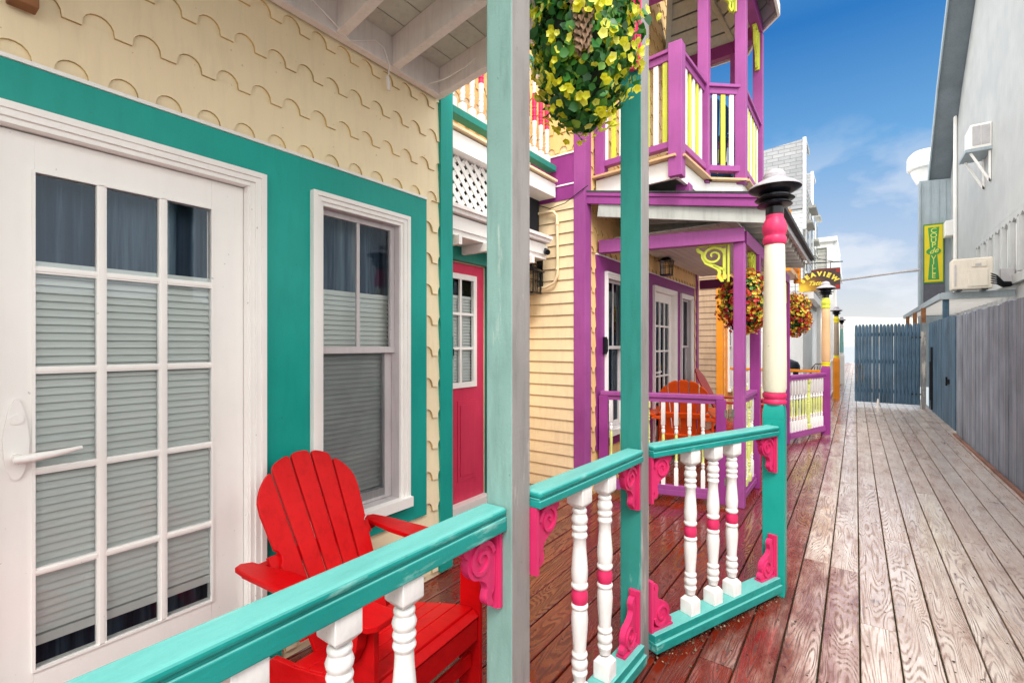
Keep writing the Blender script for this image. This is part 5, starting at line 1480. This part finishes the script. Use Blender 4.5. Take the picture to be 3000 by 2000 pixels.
# ------------------------------------------------------------------ far white houses
M['farwhite'] = paint('far_white_siding', '#dfe3e4', .6, .05, .08, .12)
M['fargrey'] = paint('far_grey_siding', '#b9b8b0', .6, .05, .08, .15)
def far_house(nm, y, x0, x1, ztl, ztr, zs, label, win):
    r = empty(nm, (x0, y+2, 0), 0, label, 'house', 'white shingled houses beyond the purple cottage')
    m = MB(); m.prism([(x0, y, 0), (x1, y, 0), (x1, y, zs+1), (x0, y, zs+1)], (0, 3.6, 0)); m.build('wall', M['farwhite'], r)
    m = MB(); clap(m, x0, x1, 3.0, zs, y, pitch=.14, th=.016); clap(m, y, y+3.6, 3.0, zs+1, x1, pitch=.14, th=.016, facing='+X'); m.build('clapboards', [M['farwhite'], M['fargrey']], r)
    m = MB(); m.prism([(x0, y-.06, zs), (x1+.02, y-.06, zs), (x1+.02, y-.06, ztr), (x0, y-.06, ztl)], (0, 1.2, 0)); m.build('shingled_gable', M['shingle'], r)
    m = MB(); m.beam((x1+.05, y-.07, zs-.6), (x1+.05, y-.07, ztr+.03), .09, .06, up=(0, 1, 0)); m.beam((x1+.06, y-.05, ztr), (x1+.06, y+1.3, ztr), .05, .1); m.build('rake_board', M['farwhite'], r)
    for (ya_, za_) in win:
        w = MB(); w.box(x1+.018, x1+.06, ya_-.06, ya_+.86, za_-.06, za_+1.26); f_ = w.build('window', M['white'], r)
        w = MB(); w.box(x1+.061, x1+.066, ya_, ya_+.8, za_, za_+1.2); w.build('pane', M['glassfar'], f_)
        w = MB(); w.beam((x1+.1, ya_-.2, za_+1.45), (x1+.1, ya_+1.0, za_+1.45), .22, .08); w.build('hood', M['fargrey'], f_)
    return r
M['glassfar'] = plain('far_window_glass', '#5d6d70', .15, .2, .2, 3)
far_house('shingled_house', 16.0, -3.4, -1.23, 7.1, 7.33, 5.35, 'nearer white house with tall grey shingled gable above the orange balcony', [(16.6, 3.6), (18.1, 4.4)])
far_house('shingled_house', 21.0, -3.4, -1.36, 7.8, 7.85, 5.2, 'farther white house with narrow grey shingled gable beside the sky', [(21.8, 4.0), (23.0, 5.2)])
pv = empty('white_pavilion', (-1.2, 26, 0), 0, 'white flat roofed house with beige upper room behind the hanging sign', 'house')
m = MB(); m.box(-3.4, -.62, 24.0, 29, 5.78, 5.97); m.build('roof', M['white'], pv, .01)
m = MB(); m.box(-3.4, -.80, 24.15, 29, 4.55, 5.78); m.build('upper_wall', M['fargrey'], pv)
m = MB(); clap(m, -3.4, -.80, 4.6, 5.5, 24.15, pitch=.16, th=.02); m.build('clapboards', [M['fargrey'], M['soffgrey']], pv)
m = MB(); m.box(-3.4, -.78, 24.08, 24.15, 5.55, 5.779); m.box(-.98, -.78, 24.05, 24.149, 4.5, 5.549); m.box(-3.4, -.7, 24.0, 24.2, 4.35, 4.549); m.build('trim', M['white'], pv)
m = MB(); m.prism([(-.78, 24.1, 4.4), (-.50, 24.1, 4.4), (-.62, 24.1, 5.78), (-.78, 24.1, 5.78)], (0, 4, 0)); m.build('canted_side', M['farwhite'], pv)
m = MB(); m.box(-3.4, -1.5, 25.0, 29, 0, 4.349); m.build('lower_wall', M['farwhite'], pv)
for xx, yy in ((-.95, 24.2), (-.95, 26.5), (-.95, 28.6)):
    m = MB(); m.box(xx, xx+.18, yy, yy+.18, 0, 4.349); m.build('post', M['white'], pv)
# low white porch between the orange cottage and the sign
wp = empty('white_porch', (-1.6, 17, 0), 0, 'white porch with open rafters left of the tan street lamp', 'porch')
m = MB(); m.box(-3.2, -.98, 16.2, 16.34, 2.78, 2.98); m.build('header', M['white'], wp)
m = MB(); m.box(-1.15, -.98, 16.34, 24, 2.78, 2.98); m.box(-1.1, -.95, 16.34, 24.0, 3.2, 3.3); m.build('side_header', M['white'], wp)
m = MB(); m.box(-3.2, -.95, 16.0, 24, 3.3, 3.36); m.build('roof', M['farwhite'], wp)
m = MB()
for k in range(9): m.box(-3.2, -1.16, 16.7+.8*k, 16.78+.8*k, 2.8, 2.95)
m.build('rafter', M['fargrey'], wp)
for (x, y) in ((-1.12, 20.0), (-1.12, 23.8)):
    m = MB(); m.box(x, x+.12, y, y+.12, 0, 2.779); m.build('post', M['white'], wp)
m = MB(); m.box(-2.45, -2.35, 16.4, 24, 0, 2.77); m.build('wall', M['farwhite'], wp)
m = MB(); m.box(-2.3, -1.5, 23.9, 23.98, .2, 2.7); m.build('end_wall', M['white'], wp)
# white rail farther along
wr_ = empty('white_railing', (-.9, 18.5, 0), 0, 'plain white railing beyond the orange pedestal lamp', 'railing')
m = MB(); m.box(-.62, -.55, 15.9, 21.3, .95, 1.0); m.build('handrail', M['white'], wr_)
for k in range(40):
    m = MB(); m.box(-.60, -.57, 16.0+.13*k, 16.04+.13*k, .1, .95); m.build('baluster', M['white'], wr_)
m = MB(); m.box(-.62, -.55, 15.9, 21.3, .06, .1); m.build('bottom_rail', M['white'], wr_)
# grill and rattan chairs
gr = empty('barbecue_grill', (-1.22, 11.4, 0), 0, 'dark covered barbecue grill behind the purple railing', 'grill')
m = MB(); m.lathe([(.78, .26), (.82, .30), (1.02, .30), (1.10, .26), (1.16, .12), (1.17, .001)], n=20); m.build('lid', M['black'], gr, world=False)
m = MB(); m.box(-.42, .42, -.2, .2, .72, .80); m.build('shelf', M['black'], gr, .01, world=False)
m = MB(); m.box(-.34, .34, -.2, .2, .08, .72); m.build('cabinet', M['navy'], gr, .01, world=False)
def rchair(loc, rz, label):
    r = empty('bistro_chair', loc, rz, label, 'chair', 'rattan bistro chairs beyond the railing')
    m = MB()
    for k in range(7):
        y = -.2+.4*k/6; m.tube([(-.2, y*.9, .45), (-.26, y, .75), (-.30, y*.95, .96-.08*abs(y)*5*.4)], .010, 6)
    m.tube([(-.2, -.2, .45), (-.28, -.22, .85), (-.31, -.12, 1.0), (-.31, .12, 1.0), (-.28, .22, .85), (-.2, .2, .45)], .014, 6); m.build('backrest', M['rattan'], r, world=False)
    m = MB(); m.box(-.22, .22, -.22, .22, .43, .46); m.build('seat', M['rattan'], r, .01, world=False)
    for x in (-.18, .18):
        for y in (-.18, .18):
            m = MB(); m.tube([(x, y, .43), (x*1.15, y*1.1, 0)], .013, 6); m.build('leg', M['rattan'], r, world=False)
    m = MB()
    for s_ in (-1, 1): m.tube([(-.25, s_*.22, .68), (.1, s_*.25, .68), (.18, s_*.24, .64), (.18, s_*.22, .44)], .012, 6)
    m.build('arm', M['rattan'], r, world=False)
    return r
rchair((-1.0, 12.0, 0), math.radians(-50), 'nearer rattan bistro chair beside the barbecue grill')
rchair((-.82, 13.0, 0), math.radians(-120), 'farther rattan bistro chair left of the tan lamp')
# teal door leaf glimpsed between posts
m = MB(); m.box(XC+.003, XC+.02, 12.2, 12.9, 1.05, 2.0)
# leaf litter crumbs near rail
lt = MB()
rl = random.Random(5)
for _ in range(150):
    x = rl.uniform(-1.9, 1.1); y = rl.uniform(1.2, 8)
    leafshape(lt, Vector((x, y, .006)), Vector((rl.gauss(0, .2), rl.gauss(0, .2), 1)), Vector((rl.gauss(0, 1), rl.gauss(0, 1), 0)), rl.uniform(.004, .016), .1)
for _ in range(420):
    t = rl.random(); p = A3.lerp(B3, t) + Vector((rl.gauss(.02, .035), rl.gauss(0, .03), 0))
    leafshape(lt, Vector((p.x, p.y, .004+rl.random()*.012)), Vector((rl.gauss(0, .7), rl.gauss(0, .7), 1)), Vector((rl.gauss(0, 1), rl.gauss(0, 1), 0)), rl.uniform(.004, .013), .1)
tag(lt.build('leaf_litter', leafmat('dry_litter', [(0, '#3c2c20'), (.6, '#6d5a44'), (1, '#a8987c')], 0, .8)), 'crumbs of dry leaf litter on the wet deck', 'litter', kind='stuff')

# ------------------------------------------------------------------ world
SUN_EL, SUN_AZ = math.radians(52), math.radians(142)   # azimuth measured clockwise from +Y
w = bpy.data.worlds.new('World'); sc.world = w; w.use_nodes = True
nt = w.node_tree; N = nt.nodes; L = nt.links
for n in list(N): N.remove(n)
wo = N.new('ShaderNodeOutputWorld'); bg = N.new('ShaderNodeBackground'); L.new(bg.outputs[0], wo.inputs[0])
sky = N.new('ShaderNodeTexSky'); sky.sky_type = 'NISHITA'; sky.sun_disc = False; sky.sun_elevation = SUN_EL; sky.sun_rotation = SUN_AZ
sky.air_density = 1.2; sky.dust_density = 1.0; sky.ozone_density = 1.5
tc = N.new('ShaderNodeTexCoord'); sp = N.new('ShaderNodeSeparateXYZ'); L.new(tc.outputs['Generated'], sp.inputs[0])
nish = mixc(N, L, 1.0, sky.outputs[0], (.10, .10, .10), 'MULTIPLY')
grad = ramp(N, L, sp.outputs[2], [(0.0, (1.15, 1.13, 1.10)), (.055, lin('#ebeef3')), (.16, lin('#c3d8f5')), (.33, lin('#70b2ec')), (.50, lin('#1b7ccd')), (.62, lin('#5a9fdc')), (.76, (2.0, 1.98, 1.95)), (1.0, (2.6, 2.56, 2.5))])  # top stops, out of view, whitened as added fill light
base = mixc(N, L, .82, nish, grad)
# clouds
mp = N.new('ShaderNodeMapping'); mp.inputs['Scale'].default_value = (1, 1, 1.9); L.new(tc.outputs['Generated'], mp.inputs['Vector'])
mp.inputs['Location'].default_value = (.35, .1, .0)
cn1 = noise(N, L, mp.outputs['Vector'], 7.5, 7, .50, .15)
lowm = ramp(N, L, sp.outputs[2], [(0.0, (1, 1, 1)), (.16, (.9, .9, .9)), (.30, (.35, .35, .35)), (.38, (0, 0, 0))])
cm_ = ramp(N, L, cn1, [(.49, (0, 0, 0)), (.60, (1, 1, 1))])
cmask = math_(N, L, 'MULTIPLY', cm_, math_(N, L, 'MULTIPLY', lowm, .75))
base = mixc(N, L, cmask, base, (.86, .90, .97))
# added fill: unseen sky behind (-Y) and beside the camera brightened as cloud
back = N.new('ShaderNodeMapRange'); back.inputs['From Min'].default_value = -.1; back.inputs['From Max'].default_value = .5; back.interpolation_type = 'SMOOTHSTEP'
L.new(math_(N, L, 'MULTIPLY', sp.outputs[1], -1.0), back.inputs['Value'])
side = N.new('ShaderNodeMapRange'); side.inputs['From Min'].default_value = .50; side.inputs['From Max'].default_value = .88; side.interpolation_type = 'SMOOTHSTEP'
L.new(math_(N, L, 'ABSOLUTE', sp.outputs[0]), side.inputs['Value'])
bm_ = math_(N, L, 'MAXIMUM', back.outputs[0], side.outputs[0])
base = mixc(N, L, bm_, base, (2.65, 2.6, 2.52))
L.new(base, bg.inputs['Color']); bg.inputs['Strength'].default_value = 1.0

sl = bpy.data.lights.new('sun', 'SUN'); sl.energy = 3.0; sl.angle = math.radians(22); sl.color = (1, .96, .90)
so = bpy.data.objects.new('sun', sl); COL.objects.link(so)
sd = Vector((math.sin(SUN_AZ)*math.cos(SUN_EL), math.cos(SUN_AZ)*math.cos(SUN_EL), math.sin(SUN_EL)))
so.rotation_euler = sd.to_track_quat('Z', 'Y').to_euler()

# ------------------------------------------------------------------ camera
cam = bpy.data.cameras.new('camera'); co = bpy.data.objects.new('camera', cam); COL.objects.link(co)
co.location = (0, 0, 1.45)
co.rotation_euler = (PI/2, 0, math.radians(35.7))
cam.sensor_fit = 'HORIZONTAL'; cam.sensor_width = 36; cam.lens = 36*1401/3000
cam.shift_y = 10/3000
cam.clip_start = .05; cam.clip_end = 8000
sc.camera = co
sc.view_settings.view_transform = 'Standard'; sc.view_settings.look = 'None'; sc.view_settings.exposure = 0
sc.render.resolution_x = 1024; sc.render.resolution_y = 682
sc.cycles.max_bounces = 8; sc.cycles.transparent_max_bounces = 16
